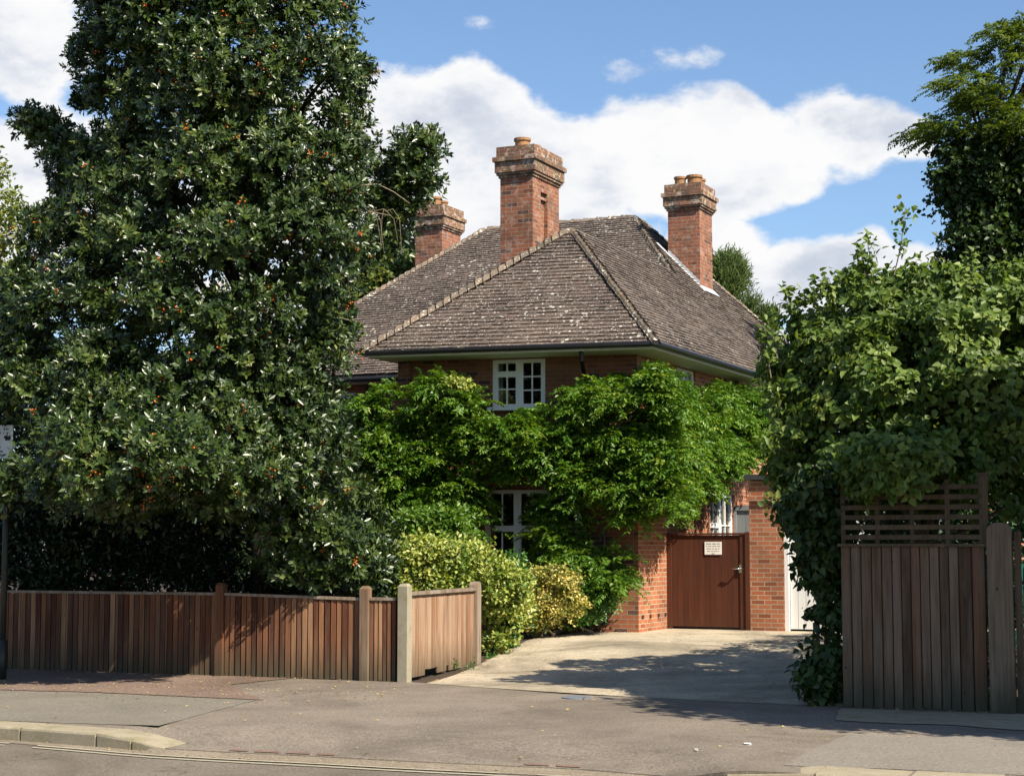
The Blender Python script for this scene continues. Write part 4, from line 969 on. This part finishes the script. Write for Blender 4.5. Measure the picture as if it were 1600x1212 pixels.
# ------------------------------------------------------------------ pole sign at the left edge
ps = thing('parking_sign', 'small white parking sign on a dark pole, cut by the left edge', 'sign', (-6.5, 22.0, 0))
b_ = at(3, 1052, 22.0); mb = MB(); mb.tube([(b_.x, 22.0, -.02), (b_.x, 22.0, 3.35)], .038, 12); mb.tube([(b_.x, 22.0, -.02), (b_.x, 22.0, .5)], .055, 12); mb.build('pole', M['pole'], ps, True)
t1 = at(20.5, 664, 21.93); t2 = at(20.5, 716, 21.93); hw = .2; cx = t1.x-hw
mb = MB(); mb.box((cx, 21.935, (t1.z+t2.z)/2), (1, 0), (2*hw, .012, t1.z-t2.z)); pl = mb.build('plate', M['plate'], ps)
mb = MB(); H = t1.z-t2.z
def bar(x0, x1, f, h): mb.box((cx+(x0+x1)/2*2*hw, 21.926, t1.z-f*H), (1, 0), ((x1-x0)*2*hw, .002, h))
for f, ws, h in ((.12, [(-.42, -.2), (-.15, .08), (.2, .26), (.275, .31), (.325, .36)], .022), (.24, [(-.4, -.05), (.0, .12), (.2, .225), (.3, .36)], .02), (.41, [(-.42, -.02)], .012), (.66, [(-.4, -.22), (-.18, .13)], .018), (.79, [(-.4, -.1), (-.06, .2)], .018), (.91, [(-.4, .3)], .008)):
    for a, b in ws:
        k = max(1, int((b-a)/.035))
        for i in range(k): bar(a+(b-a)*(i+.1)/k, a+(b-a)*(i+.85)/k, f, h)
bar(.26, .4, .4, .05); bar(.22, .3, .36, .03); bar(.38, .43, .38, .055); bar(.3, .33, .33, .05)
mb.build('writing', M['ink'], pl)

# ------------------------------------------------------------------ small things on the ground
mc = G(900, 1090); mb = MB(); ps_ = [(mc.x+.16*math.cos(t)*1.0, mc.y+.2*math.sin(t), .012) for t in [2*math.pi*k/20 for k in range(20)]]; mb.face(ps_)
for i in range(20): a, b = ps_[i], ps_[(i+1) % 20]; mb.face([a, b, (b[0]*1, b[1], .0), (a[0], a[1], .0)])
tag(mb.build('stopcock_cover', M['iron']), 'small round bluish metal cover in the asphalt at the driveway edge', 'cover')
mb = MB()
def litter(mb, x, y, z, s):
    a = random.uniform(0, 6.28); u = Vector((math.cos(a), math.sin(a), random.uniform(-.15, .3))); v = Vector((-math.sin(a), math.cos(a), random.uniform(-.2, .3)))*.6
    c = Vector((x, y, z+.01)); mb.face([c-u*s, c-v*s+Vector((0, 0, s*.2)), c+u*s, c+v*s+Vector((0, 0, s*.2))])
for k in range(420):
    if k < 300:
        px, py = random.uniform(0, 620), random.gauss(1066, 9)+random.expovariate(1/10.); p = G(px, min(1150, py+(10 if px > 350 else 0)))
    else: p = G(random.uniform(0, 1600), random.uniform(1075, 1200))
    if p.y < kerbY(p.x)+.05: continue
    litter(mb, p.x, p.y, hp(p.x, p.y)+.008, random.uniform(.008, .026))
for k in range(90):
    px = random.uniform(0, 1100); x = G(px, 1170).x; litter(mb, x, kerbY(x)-random.uniform(.02, .2), -.115, random.uniform(.008, .02))
for k in range(260):      # litter gathered along the driveway edges and the fence feet
    if k < 110: t = random.random()*5; q = int(t); a = Vector(Lp[q]).lerp(Vector(Lp[q+1]), t-q); x, y = a.x+random.expovariate(5.), a.y
    elif k < 170: x, y = S0.x+sdir[0]*random.uniform(-.4, 1.9), S0.y-.05-random.expovariate(9.)+sdir[1]*1.0; y = S0.y+(x-S0.x)*sdir[1]/sdir[0]-.04-random.expovariate(9.)
    else: u = random.uniform(.2, 7); p = fp(u, .05+random.expovariate(9.), 0); x, y = p[0], p[1]
    litter(mb, x, y, gh(x, y)+.008, random.uniform(.008, .024))
tag(mb.build('fallen_leaves', M['leaf_litter']), 'scattered dry yellow leaves on the pavement', 'fallen leaves', None, 'stuff')
for (px, py, s) in ((1168, 1163, .035), (1088, 1172, .018)):
    p = G(px, py); mb = MB(); mb.face([(p.x+s*math.cos(t), p.y+s*1.3*math.sin(t), .014) for t in [k*2*math.pi/9 for k in range(9)]])
    mb.face([(p.x+s*math.cos(t), p.y+s*1.3*math.sin(t), .003) for t in [-k*2*math.pi/9 for k in range(9)]])
    tag(mb.build('paper_scrap', M['white']), 'white speck of paper on the asphalt crossing' if s > .03 else 'tiny pale fleck on the crossing left of the white speck', 'litter')
# edging log and stones beside the driveway near the house
a_ = gz(868, 993, .2); b2 = gz(930, 975, .24)
mb = MB(); mb.tube([(a_.x, a_.y, .25), ((a_.x+b2.x)/2, (a_.y+b2.y)/2, .31), (b2.x, b2.y, .36), (b2.x+.35, b2.y+.35, .75)], [.05, .06, .05, .03], 8)
tag(mb.build('fallen_branch', M['barkpale']), 'pale bent stem lying along the bed edge by the house', 'branch')
for k, (px, py, s) in enumerate(((842, 994, .13), (938, 984, .14), (905, 988, .09))):
    p = gz(px, py, .22); mb = MB(); n_ = 10; top = []; bot = []
    for i in range(n_):
        t = 2*math.pi*i/n_; q = s*random.uniform(.8, 1.15); bot.append((p.x+q*math.cos(t)*1.6, p.y+q*math.sin(t), .15)); top.append((p.x+q*.75*math.cos(t)*1.6, p.y+q*.75*math.sin(t), .26+s*.35+random.uniform(-.01, .01)))
    for i in range(n_): mb.face([bot[i], bot[(i+1) % n_], top[(i+1) % n_], top[i]])
    mb.face(top); tag(mb.build('edging_stone', M['kerb']), ['flat stone edging the shrub bed beside the driveway', 'pale stone slab against the foot of the brick wall', 'small stone between slab and shrub bed'][k], 'stone')
# ------------------------------------------------------------------ PLANTS
def plant(name, label, cat, loc, group=None): return thing(name, label, cat, loc, group)
def tree(name, label, poly, Y0, npads, R0, nros, nleaf, L, W, mat, base, top, r0, ntips=14, group=None, extra=None, cat='tree', bark='bark', cp={}, clump=None, tipz=0, hmin=.12, **kw):
    t = plant(name, label, cat, base, group)
    cp = dict(dict(pad=R0*.62), **cp); P, O = crown_pads(poly, Y0, npads, **cp)
    if extra:
        for pe, ye, ne in extra:
            P2, O2 = crown_pads(pe, ye, ne, **cp); P = np.vstack([P, P2]); O = np.vstack([O, O2])
    if clump: k_ = clumpy(P, *clump); P = P[k_]; O = O[k_]
    cr, ros = leafy('crown', P, O, rng.uniform(R0*.6, R0*1.4, len(P)), nros, nleaf, L, W, M[mat], t, **kw)
    mb = MB(); ids = rng.permutation(np.nonzero(P[:, 2] > tipz)[0])[:ntips]
    limbs(mb, base, top, r0, [tuple(P[i]) for i in ids], hmin=hmin); sprigs(mb, P[ids], O[ids], R0*1.3, 2)
    mb.build('trunk', M[bark], t, True)
    return t, P, O, ros
# holly: big glossy evergreen
HP = [(95,-110),(112,0),(125,45),(112,100),(128,185),(118,250),(80,300),(62,340),(20,380),(0,430),(-60,520),(-90,700),(-40,790),(60,770),(140,800),(250,790),(330,815),(420,800),(500,850),(590,905),(605,860),(600,790),(560,720),(535,640),(535,540),(560,460),(600,430),(625,380),(625,330),(600,280),(570,215),(585,160),(598,105),(562,75),(550,20),(540,-110)]
ex = [([(380,770),(600,790),(600,895),(540,915),(430,905),(365,840)], 22.95, 95), ([(575,300),(600,260),(635,240),(640,330),(650,400),(600,430),(575,380)], 23.6, 26), ([(-60,650),(400,640),(500,690),(520,740),(420,775),(330,765),(250,790),(120,775),(-60,780)], 21.9, 150), ([(32,170),(60,175),(100,215),(150,240),(150,300),(95,290),(70,250),(38,220)], 23.3, 26), ([(600,240),(640,225),(662,206),(694,216),(684,262),(676,320),(640,340),(625,290)], 23.3, 20)]
hol, HPd, HO, ros = tree('holly_tree', 'tall glossy dark evergreen tree with orange berries behind the low street fence', HP, 23.25, 1250, .36, 28, 12, .092, .04, 'holly', (-3.45, 24.3, .05), (-3.9, 24.0, 9.6), .15, 46, extra=ex, bark='barkdark', tipz=2.9, clump=(1.35, .74, .7), cp=dict(front=.72, depth=1.0, shell=.4, holes=[[(-60,655),(75,655),(75,738),(-60,738)]]), hmin=.33, spread=.6, up=.35, squash=.85, curl=.02, star=.12)
mb = MB(); ids = rng.permutation(np.nonzero(ros[:, 1] < 22.8)[0])[:620]
for i in ids:
    for k in range(7):
        c = Vector(ros[i])+Vector(rng.normal(size=3)*.028); s = .013
        v = [c+Vector(q)*s for q in ((1,0,0),(-1,0,0),(0,1,0),(0,-1,0),(0,0,1),(0,0,-1))]
        for a, b, d in ((0,2,4),(2,1,4),(1,3,4),(3,0,4),(2,0,5),(1,2,5),(3,1,5),(0,3,5)): mb.face([v[a], v[b], v[d]])
mb.build('berries', M['berry'], hol)
# bare hanging twigs at the right of the crown
for (px, py, n_) in ((400, 480, 9), (500, 420, 7), (575, 330, 8), (330, 290, 5)):
    mb = MB(); Y = 21.9; p0 = at(px, py, Y)
    mb.tube([p0+Vector((-.5, .5, -.05)), p0+Vector((-.2, .1, .03)), p0, p0+Vector((.3, 0, -.06))], [.01, .009, .008, .004], 5, caps=False)
    for k in range(n_):
        p = p0+Vector((random.uniform(-.3, .3), 0, 0)); dx = random.uniform(-.1, .3)
        mb.tube([p, p+Vector((dx*.5, 0, .03)), p+Vector((dx, 0, -.1)), p+Vector((dx*1.2, 0, -.2-random.random()*.4))], [.004, .004, .003, .0015], 4, random.random(), caps=False)
    mb.build('bare_twig', M['twig'], hol)
for pts_ in ([(560,290),(590,288),(615,300),(640,318)], [(445,505),(500,490),(545,500)], [(255,605),(275,600),(290,592)], [(340,745),(380,735),(410,722)], [(380,640),(388,655),(384,662)]):
    mb = MB(); mb.tube([at(px, py, 21.9+.1*i) for i, (px, py) in enumerate(pts_)], [.011-.002*i for i in range(len(pts_))], 5, .6); mb.build('bare_twig', M['twig'], hol)

# dark laurels behind the fence
for k, (x0, x1, y0, lab) in enumerate(((-90, 190, 770, 'dark shaded evergreen shrub behind the left end of the low fence'), (150, 430, 762, 'dark shaded evergreen shrub behind the middle of the low fence'), (400, 610, 800, 'dark shaded evergreen shrub left of the variegated shrub'))):
    poly = [(x0, 930), (x0-5, 860), (x0+30, y0), ((x0+x1)/2, y0-25), (x1-30, y0), (x1+5, 860), (x1, 930)]
    b = at((x0+x1)/2, 900, 24.8)
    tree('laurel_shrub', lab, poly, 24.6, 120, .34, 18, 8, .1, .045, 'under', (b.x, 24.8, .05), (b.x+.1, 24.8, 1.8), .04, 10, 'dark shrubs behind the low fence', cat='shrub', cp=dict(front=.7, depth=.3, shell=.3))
bk_ = at(300, 700, 28.5)
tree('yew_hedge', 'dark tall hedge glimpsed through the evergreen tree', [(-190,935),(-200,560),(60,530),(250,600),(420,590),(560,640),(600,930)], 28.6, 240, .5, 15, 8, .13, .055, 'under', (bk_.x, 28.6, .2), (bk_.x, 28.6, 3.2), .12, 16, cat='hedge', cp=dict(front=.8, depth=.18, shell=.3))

# pale tree at the left edge
tree('lime_tree', 'sparse yellow green tree at the left edge behind the evergreen', [(-170,180),(-20,225),(8,215),(12,290),(48,330),(66,370),(60,420),(95,450),(80,520),(60,600),(20,640),(-170,660)], 30., 110, .42, 11, 8, .11, .07, 'lime', (-9.6, 30, .2), (-9.4, 30, 7.2), .14, 26, cp=dict(front=.6, depth=.6, shell=.3), up=.3)
# trees behind the house
tree('background_tree', 'dense green tree rising behind the left roof hip', [(500,520),(510,420),(560,375),(600,350),(640,372),(655,420),(650,460),(600,520)], 45, 70, .7, 20, 8, .2, .12, 'darktree', (-3.9, 45, 0), (-3.7, 45, 8.), .25, 14, 'trees behind the house', cp=dict(front=.8, depth=.8, shell=.3))
tree('background_tree', 'sunlit yellow green bush along the left roof hip', [(505,540),(510,490),(560,455),(600,430),(640,410),(648,424),(600,470),(540,520)], 41, 60, .4, 14, 8, .14, .085, 'lime', (-3.6, 41, 0), (-3.6, 41, 6.3), .12, 8, 'trees behind the house', cp=dict(front=.8, depth=.5, shell=.3))
def pine(label, poly, Y0, n, base, top):
    t = plant('pine_tree', label, 'tree', base, 'pines behind the house')
    P, O = crown_pads(poly, Y0, n, front=.75, depth=.8, shell=.3)
    O = nrmz(O*.6+np.array([0, 0, .9]))
    leafy('crown', P, O, rng.uniform(.2, .36, len(P)), 26, 12, .26, .035, M['pine'], t, spread=.4, up=.8, squash=1.1)
    mb = MB(); limbs(mb, base, top, .2, [tuple(p) for p in P[:10]]); mb.build('trunk', M['bark'], t, True)
pine('blue green pine tree rising behind the right end of the roof', [(1095,480),(1108,425),(1128,412),(1142,415),(1152,435),(1152,455),(1140,468),(1120,480)], 58, 40, (8.0, 58, 0), (7.2, 58, 10.2))
pine('small pine top showing just above the lower right roof edge', [(1150,480),(1165,472),(1178,482),(1172,500),(1195,492),(1212,500),(1205,535),(1170,530)], 60, 16, (8.7, 60, 0), (8.6, 60, 8.2))

# right hand trees
iv = plant('ivy', 'dark ivy smothering the trunk of the tall tree at the right', 'climber', (9.7, 33.9, .2))
P, O = crown_pads([(1478,240),(1530,235),(1580,210),(1650,250),(1700,300),(1700,500),(1462,470),(1466,430),(1500,400),(1470,385),(1505,350),(1472,300)], 33.8, 170, front=.7, depth=.5, shell=.3, pad=.2)
leafy('foliage', P, O, rng.uniform(.25, .7, len(P)), 22, 8, .13, .1, M['ivyshade'], iv, spread=.8)

# climber over fence and trellis
CP_ = [(1208,580),(1222,530),(1232,495),(1262,478),(1300,455),(1345,432),(1400,440),(1440,425),(1480,452),(1530,430),(1580,445),(1620,440),(1760,470),(1760,810),(1600,800),(1548,790),(1500,775),(1450,790),(1400,775),(1340,765),(1315,800),(1290,830),(1250,830),(1226,800),(1207,720),(1212,620),(1204,575)]
cl, CPd, CO, _ = tree('climbing_shrub', 'large heart leaved climbing shrub piled over the trellis and right fence', CP_, 19.9, 700, .27, 17, 9, .092, .068, 'climb', (4.6, 19.6, .05), (4.7, 19.6, 3.6), .08, 50, clump=(1.0, .78, 1.), extra=[([(1318,690),(1535,690),(1532,725),(1500,760),(1470,735),(1440,770),(1405,760),(1380,790),(1335,765)], 18.1, 46)], cat='shrub', heart=True, droop=.4, star=.35, cp=dict(front=.75, depth=.8, shell=.35), up=.45, curl=.15)
Pq = []; Oq = []
for (x0, y0, x1, y1) in ((1362, 445, 1354, 372), (1395, 440, 1415, 325), (1240, 490, 1228, 455), (1245, 480, 1262, 462), (1480, 450, 1470, 415), (1205, 590, 1188, 520), (1215, 560, 1196, 490), (1300, 470, 1296, 438), (1325, 460, 1318, 425), (1352, 450, 1345, 395), (1420, 450, 1432, 408), (1515, 450, 1508, 405), (1550, 450, 1562, 412), (1590, 450, 1600, 415), (1222, 640, 1195, 600), (1212, 700, 1192, 690), (1218, 760, 1206, 800), (1270, 480, 1285, 440)):
    a, b = at(x0, y0, 19.), at(x1, y1, 18.9); mb = MB(); mb.tube([a, a.lerp(b, .5)+Vector((.02, 0, 0)), b], [.009, .007, .004], 4); mb.build('shoot', M['twig'], cl)
    for k in range(7):
        f = .35+.65*k/6; p = a.lerp(b, f); Pq.append(p[:]); Oq.append((random.uniform(-.6, .6), -.5, .4))
leafy('shoot_leaves', np.array(Pq), nrmz(np.array(Oq)), .07, 3, 3, .085, .055, M['climb'], cl, heart=True, droop=.3)
# ivy curtain at the driveway end of the fence
iv2 = plant('ivy', 'hanging ivy covering the left end of the tall fence beside the driveway', 'climber', (3.25, 18.8, .05))
P, O = crown_pads([(1235,745),(1330,745),(1318,860),(1312,1096),(1278,1100),(1268,1050),(1284,1000),(1290,940),(1272,890),(1250,850),(1242,790)], 18.75, 75, front=.7, depth=1.5, shell=.3)
P = P[(P[:, 2] > .12)]; O = O[:len(P)]; O = nrmz(O*.6+np.array([-.4, -.7, 0]))
leafy('foliage', P, O, rng.uniform(.12, .24, len(P)), 13, 5, .095, .078, M['ivyshade'], iv2, heart=True, droop=.5, spread=.8, up=.0, curl=.2)
mb = MB()
for k in range(9):
    x = random.uniform(1275, 1318); a = at(x, 1098, 18.75); b = at(x+random.uniform(-25, 10), 760, 18.8); mb.tube([a, a.lerp(b, .3)+Vector((random.uniform(-.08, .08), 0, 0)), a.lerp(b, .7)+Vector((random.uniform(-.08, .08), 0, 0)), b], [.02, .016, .012, .008], 5)
mb.build('stems', M['bark'], iv2)
# hedge running back along the right side of the driveway
for k, (t0, t1, h, lab) in enumerate(((0, .36, 3.3, 'dark hedge shrub just behind the tall fence'), (.34, .7, 3.3, 'dark hedge shrub half way along the right of the driveway'), (.68, 1, 2.9, 'dark hedge shrub nearest the garage'))):
    a, b = Vector((4.5, 19.9, 0)), Vector((8.1, 27.6, 0)); n_ = 90; t = rng.uniform(t0, t1, n_); 
    P = np.stack([a.x+(b.x-a.x)*t, a.y+(b.y-a.y)*t, rng.uniform(.35, h, n_)], 1); sd_ = rng.choice([-1., 1.], n_, p=[.7, .3]); q = rng.uniform(.1, .75, n_)
    P[:, 0] += sd_*q*.9; P[:, 1] -= sd_*q*.42; O = np.stack([sd_*.9, -sd_*.42, rng.uniform(-.1, .5, n_)], 1)
    m_ = a.lerp(b, (t0+t1)/2); s = plant('hedge_shrub', lab, 'shrub', (m_.x, m_.y, gh(m_.x, m_.y)), 'hedge along the right of the driveway')
    leafy('crown', P, nrmz(O), rng.uniform(.3, .45, n_), 16, 8, .1, .06, M['ivy'], s)
    mb = MB(); limbs(mb, (m_.x, m_.y, 0), (m_.x, m_.y, h-.6), .07, [tuple(p) for p in P[:12]]); mb.build('trunk', M['bark'], s, True)
# far screen of trees closing the view at the right, behind the garage
tree('background_tree', 'dark green tree behind the garage at the right', [(1195,830),(1190,620),(1240,560),(1330,540),(1450,470),(1600,450),(1760,480),(1760,900),(1300,900)], 40, 170, .7, 16, 8, .2, .12, 'darktree', (9, 40, 0), (9, 40, 5.4), .2, 14, 'trees behind the house', cp=dict(front=.8, depth=.3, shell=.3))

# climber on the house walls (wisteria)
wi = plant('wisteria', 'bright green climber billowing over the front and side walls of the brick house', 'climber', (.4, 28.6, .25))
def wall_pads(poly, holes, P0, d, out, n, omin, omax, R0, zscale=True):
    q = sample_poly(poly, int(n*1.6)); ok = np.ones(len(q), bool)
    for h in holes: ok &= ~inpoly(q[:, 0], q[:, 1], h)
    q = q[ok][:n]; P = []
    for px, py in q:
        u, z = hit(px, py, P0, d); o = random.uniform(omin, omax)
        b = Vector((P0[0]+d[0]*u, P0[1]+d[1]*u, z)); c_ = Vector((0, 0, 1.7)); dr = b-c_
        k = o/abs(dr.normalized().dot(Vector((out[0], out[1], 0)))); P.append((b-dr.normalized()*k)[:])
    P = np.array(P); O = np.tile(np.array([[out[0], out[1], .25]]), (len(P), 1))+rng.normal(size=(len(P), 3))*.25
    return P, nrmz(O)
Hup = [(752,540),(866,540),(866,640),(826,655),(752,650)]; Hlow = [(742,752),(830,748),(862,760),(850,800),(846,850),(850,925),(795,925),(765,850)]
Hd1 = [(915,640),(955,650),(1000,650),(1000,685),(930,685)]; Hd2 = [(592,640),(640,640),(635,672),(596,670)]; Hd3 = [(905,790),(975,800),(985,850),(940,905),(895,850)]
front_poly = [(545,650),(575,622),(620,610),(655,612),(690,598),(730,606),(748,640),(780,664),(850,660),(890,640),(910,622),(935,605),(960,594),(1000,590),(1035,588),(1055,620),(1056,770),(1040,795),(1010,805),(1000,830),(985,860),(985,895),(950,930),(915,940),(895,915),(860,880),(845,830),(830,800),(760,745),(730,760),(750,790),(770,815),(760,830),(700,830),(600,830),(570,790),(545,740)]
Pa, Oa = wall_pads(front_poly, [Hup, Hlow, Hd1, Hd2, Hd3], C0, fd, front_out, 430, .25, 1.0, .3)
side_poly = [(1040,605),(1060,610),(1090,615),(1120,612),(1150,618),(1175,628),(1185,650),(1180,712),(1160,716),(1130,728),(1105,755),(1085,775),(1062,770),(1030,810),(1010,810),(1000,700)]
Hs1 = [(1040,560),(1106,560),(1106,630),(1046,630)]; Hs2 = [(1066,605),(1080,605),(1080,625),(1066,625)]
Pb, Ob = wall_pads(side_poly, [Hs1, Hs2], C0, rr_, lr_, 330, .12, .5, .28)
P = np.vstack([Pa, Pb]); O = np.vstack([Oa, Ob]); k_ = clumpy(P, .95, .8, 2.1); P = P[k_]; O = O[k_]
def pinnate(name, P, O, R_, nros, mat, parent, Lf=.3, nl=7, ll=.078, lw=.034, flat=.7):
    n = len(P); Wd = nrmz(O*.6+np.array([0, 0, .7])); d = nrmz(rdir(n*nros).reshape(n, nros, 3)+Wd[:, None]*.9)
    R_ = np.broadcast_to(R_, (n,)); pos_ = (P[:, None]+d*(R_[:, None]*rng.uniform(.5, 1.05, (n, nros)))[..., None]*np.array([1, 1, flat])).reshape(-1, 3)
    m_ = len(pos_); ax = nrmz(d.reshape(-1, 3)*.7+np.repeat(O, nros, 0)*.5+rng.normal(size=(m_, 3))*.45); ax[:, 2] *= .5; ax = nrmz(ax)
    sde = nrmz(np.cross(ax, np.array([0, 0, 1.])+rng.normal(size=(m_, 3))*.25)); nrm = np.cross(sde, ax)
    f = np.linspace(.15, 1, nl); base = pos_[:, None]+ax[:, None]*(Lf*f[None, :, None])-np.array([0, 0, 1.])*(.35*Lf*(f**2))[None, :, None]
    B = []; D = []; N_ = []; r0 = np.repeat(rng.random(m_)*.5+np.repeat(rng.random(n)*.25, nros), nl)
    for s in (-1, 1):
        B.append(base); D.append(nrmz(sde[:, None]*s+ax[:, None]*.55+np.array([0, 0, -.45])+rng.normal(size=base.shape)*.22)); N_.append(nrmz(nrm[:, None]+rng.normal(size=base.shape)*.35))
    B = np.concatenate([b.reshape(-1, 3) for b in B]); D = np.concatenate([b.reshape(-1, 3) for b in D]); N_ = np.concatenate([b.reshape(-1, 3) for b in N_])
    k = len(B); sz = rng.uniform(.7, 1.2, k)
    return leaf_obj(name, B, D, N_, ll*sz, lw*sz, np.tile(r0, 2)+rng.random(k)*.25, mat, parent, False, .15)
pinnate('foliage', P, O, rng.uniform(.2, .36, len(P)), 26, M['wist'], wi, ll=.088, lw=.042)
Pg, Og = wall_pads([(700,585),(730,590),(742,612),(728,630),(700,622)], [], C0, fd, front_out, 7, .9, 1.1, .2)
leafy('yellow_leaves', Pg, Og, .14, 14, 7, .075, .04, M['varieg'], wi)
Pg, Og = wall_pads([(1056,575),(1066,575),(1064,640),(1070,665),(1056,665)], [], C0, rr_, lr_, 7, .5, .6, .2)
leafy('dry_leaves', Pg, Og, .09, 12, 6, .07, .03, M['gold'], wi)
mb = MB()
for (pts_) in ([(925,985),(915,920),(900,850),(860,760),(800,700),(700,690)], [(935,985),(950,880),(945,800)], [(590,900),(600,800),(610,700),(600,640)], [(780,900),(770,800),(740,720)]):
    L_ = []
    for i, (px, py) in enumerate(pts_):
        u, z = hit(px, py, C0, fd); o = .12 if i < len(pts_)-1 else .3
        L_.append((C0[0]+fd[0]*u+front_out[0]*o, C0[1]+fd[1]*u+front_out[1]*o, max(z, .15)))
    mb.tube(L_, [.035*(1-.12*i) for i in range(len(L_))], 6)
mb.build('stems', M['bark'], wi, True)

# right hand tree: tiers of feathery leaves
rt_ = plant('robinia_tree', 'tall feathery tree against the sky at the upper right', 'tree', (9.7, 34, .2))
P, O = crown_pads([(1462,98),(1490,92),(1530,94),(1556,50),(1590,42),(1680,20),(1800,90),(1800,330),(1640,340),(1560,300),(1520,240),(1482,226),(1440,206),(1434,184),(1475,176),(1508,168),(1504,146),(1478,130)], 34, 300, front=.6, depth=.7, shell=.15, pad=.1)
k_ = clumpy(P*np.array([.8, .8, 1.5]), 1.5, .7, .3); P = P[k_]; O = O[k_]; P[:, 2] += -.06*np.abs(P[:, 0]-9.8)
pinnate('crown', P, O, rng.uniform(.15, .62, len(P)), 22, M['robinia'], rt_, Lf=.3, nl=7, ll=.085, lw=.04, flat=.4)
mb = MB(); limbs(mb, (9.7, 34, .2), (9.8, 34, 10.8), .2, [tuple(p) for p in P[rng.permutation(len(P))[:34]]]); mb.build('trunk', M['barkdark'], rt_, True)
# shrubs between fence and house
def shrub(name, label, poly, Y0, n, R0, nros, nleaf, L, W, mat, base, heart=False, stems=9, top=.8, **kw):
    return tree(name, label, poly, Y0, n, R0, nros, nleaf, L, W, mat, base, (base[0], base[1], top), .035, stems, cat='shrub', bark='twig', heart=heart, **kw)
shrub('variegated_shrub', 'large variegated cream and green shrub rising behind the pale return fence', [(566,925),(562,890),(580,860),(620,838),(680,845),(720,838),(760,858),(795,880),(826,905),(826,950),(805,985),(792,1010),(762,1030),(750,1000),(742,940),(690,930),(630,930)], 25.3, 170, .22, 18, 7, .075, .045, 'varieg', (-.9, 25.3, .1), clump=(.8, .75, .5), cp=dict(front=.8, depth=.65, shell=.35), top=1.2)
shrub('green_shrub', 'bright green leafy shrub spilling onto the driveway edge between two yellowish shrubs', [(782,870),(815,880),(828,930),(822,980),(800,1005),(772,1015),(768,960)], 26.1, 42, .2, 17, 7, .08, .035, 'green', (.05, 26.3, .15), cp=dict(front=.8, depth=.7, shell=.35))
shrub('green_shrub', 'leafy green growth behind and above the variegated shrub', [(590,860),(600,815),(650,800),(700,795),(735,815),(760,850),(750,880),(650,880)], 27.2, 50, .26, 18, 7, .085, .038, 'wist', (-1.0, 27.2, .2), cp=dict(front=.8, depth=.5, shell=.35), top=1.6)
shrub('golden_shrub', 'golden yellow flowering shrub low in front of the house wall', [(812,890),(840,885),(868,892),(895,890),(915,915),(918,945),(900,965),(870,978),(835,990),(812,985),(808,930)], 27.6, 60, .16, 16, 6, .05, .034, 'gold', (.6, 27.6, .2), cp=dict(front=.8, depth=.8, shell=.35))
shrub('green_shrub', 'small dark green plant at the foot of the brick corner', [(900,905),(940,920),(955,945),(940,970),(905,972),(885,980),(890,930)], 28.0, 30, .15, 15, 6, .075, .035, 'green', (1.2, 28.1, .2), cp=dict(front=.8, depth=.7, shell=.35))
# weeds at the fence feet
W_ = []
for (px, py, n_, sp_) in ((571, 1062, 8, 7), (525, 1060, 4, 5), (640, 1058, 6, 8), (700, 1050, 14, 24), (768, 1038, 6, 8), (1552, 1102, 5, 5), (1550, 1055, 7, 8), (1290, 1100, 6, 20), (380, 930, 3, 10)):
    for k in range(n_):
        p = gz(px+random.gauss(0, sp_), py, 0) if py > 1000 else at(px, py, 22.6)
        W_.append((p.x, p.y, (.05 if py != 1055 else .28)+random.uniform(0, .06)))
W_ = np.array(W_); wd = bpy.data.objects.new('weeds', None); bpy.data.objects.remove(wd)
o, _ = leafy('weeds', W_, np.tile([[-.2, -.7, .5]], (len(W_), 1)), .035, 4, 4, .045, .022, M['green'], None)
tag(o, 'small green weeds and moss tufts along the fence feet and kerb', 'weeds', None, 'stuff')
# street tree out of frame to the right, whose shade falls on the boundary fence
tree('street_tree', 'street tree standing just beyond the right edge of the picture', [(1500,300)], 14, 1, .1, 1, 1, .1, .1, 'darktree', (8, 14, 0), (8, 14, 3), .1, 1) if False else None
st = plant('street_tree', 'leafy street tree just beyond the right edge, shading the tall fence', 'tree', (8.6, 13.6, 0))
n_ = 380; d = rdir(n_); P = np.array([7.5, 14.7, 4.5])+d*np.array([2.2, 1.9, 2.2])*rng.uniform(.4, 1, (n_, 1))
leafy('crown', P, d, rng.uniform(.35, .6, n_), 18, 8, .15, .1, M['green'], st)
mb = MB(); limbs(mb, (8.6, 13.6, -.05), (8.4, 13.6, 5.4), .16, [tuple(p) for p in P[:24]]); mb.build('trunk', M['bark'], st, True)

# trees and hedges closing the view well beyond the house and to both sides
def mass(name, label, x0, y0, x1, y1, h, n_, R0, mat='darktree', kind='stuff', cat='trees'):
    t = rng.random(n_); P = np.stack([x0+(x1-x0)*t, y0+(y1-y0)*t, rng.random(n_)**.8*h], 1); hh = h*(.75+.25*np.sin(t*23)+.12*np.sin(t*61)); P[:, 2] *= hh/h
    P[:, :2] += rng.normal(size=(n_, 2))*.6; O = nrmz(np.stack([-P[:, 0]*.03, -np.ones(n_), rng.uniform(0, .6, n_)], 1))
    o, _ = leafy(name, P, O, rng.uniform(R0*.7, R0*1.3, n_), 14, 7, R0*.26, R0*.16, M[mat], None)
    tag(o, label, cat, None, kind)
mass('distant_trees', 'dark line of trees far behind the houses', -75, 88, 75, 92, 8.5, 520, 1.7)
mass('side_hedge', 'dark garden hedge beyond the right hand fence', 6.6, 21.2, 17, 16.5, 2.6, 260, .5, 'ivy', 'stuff', 'hedge')
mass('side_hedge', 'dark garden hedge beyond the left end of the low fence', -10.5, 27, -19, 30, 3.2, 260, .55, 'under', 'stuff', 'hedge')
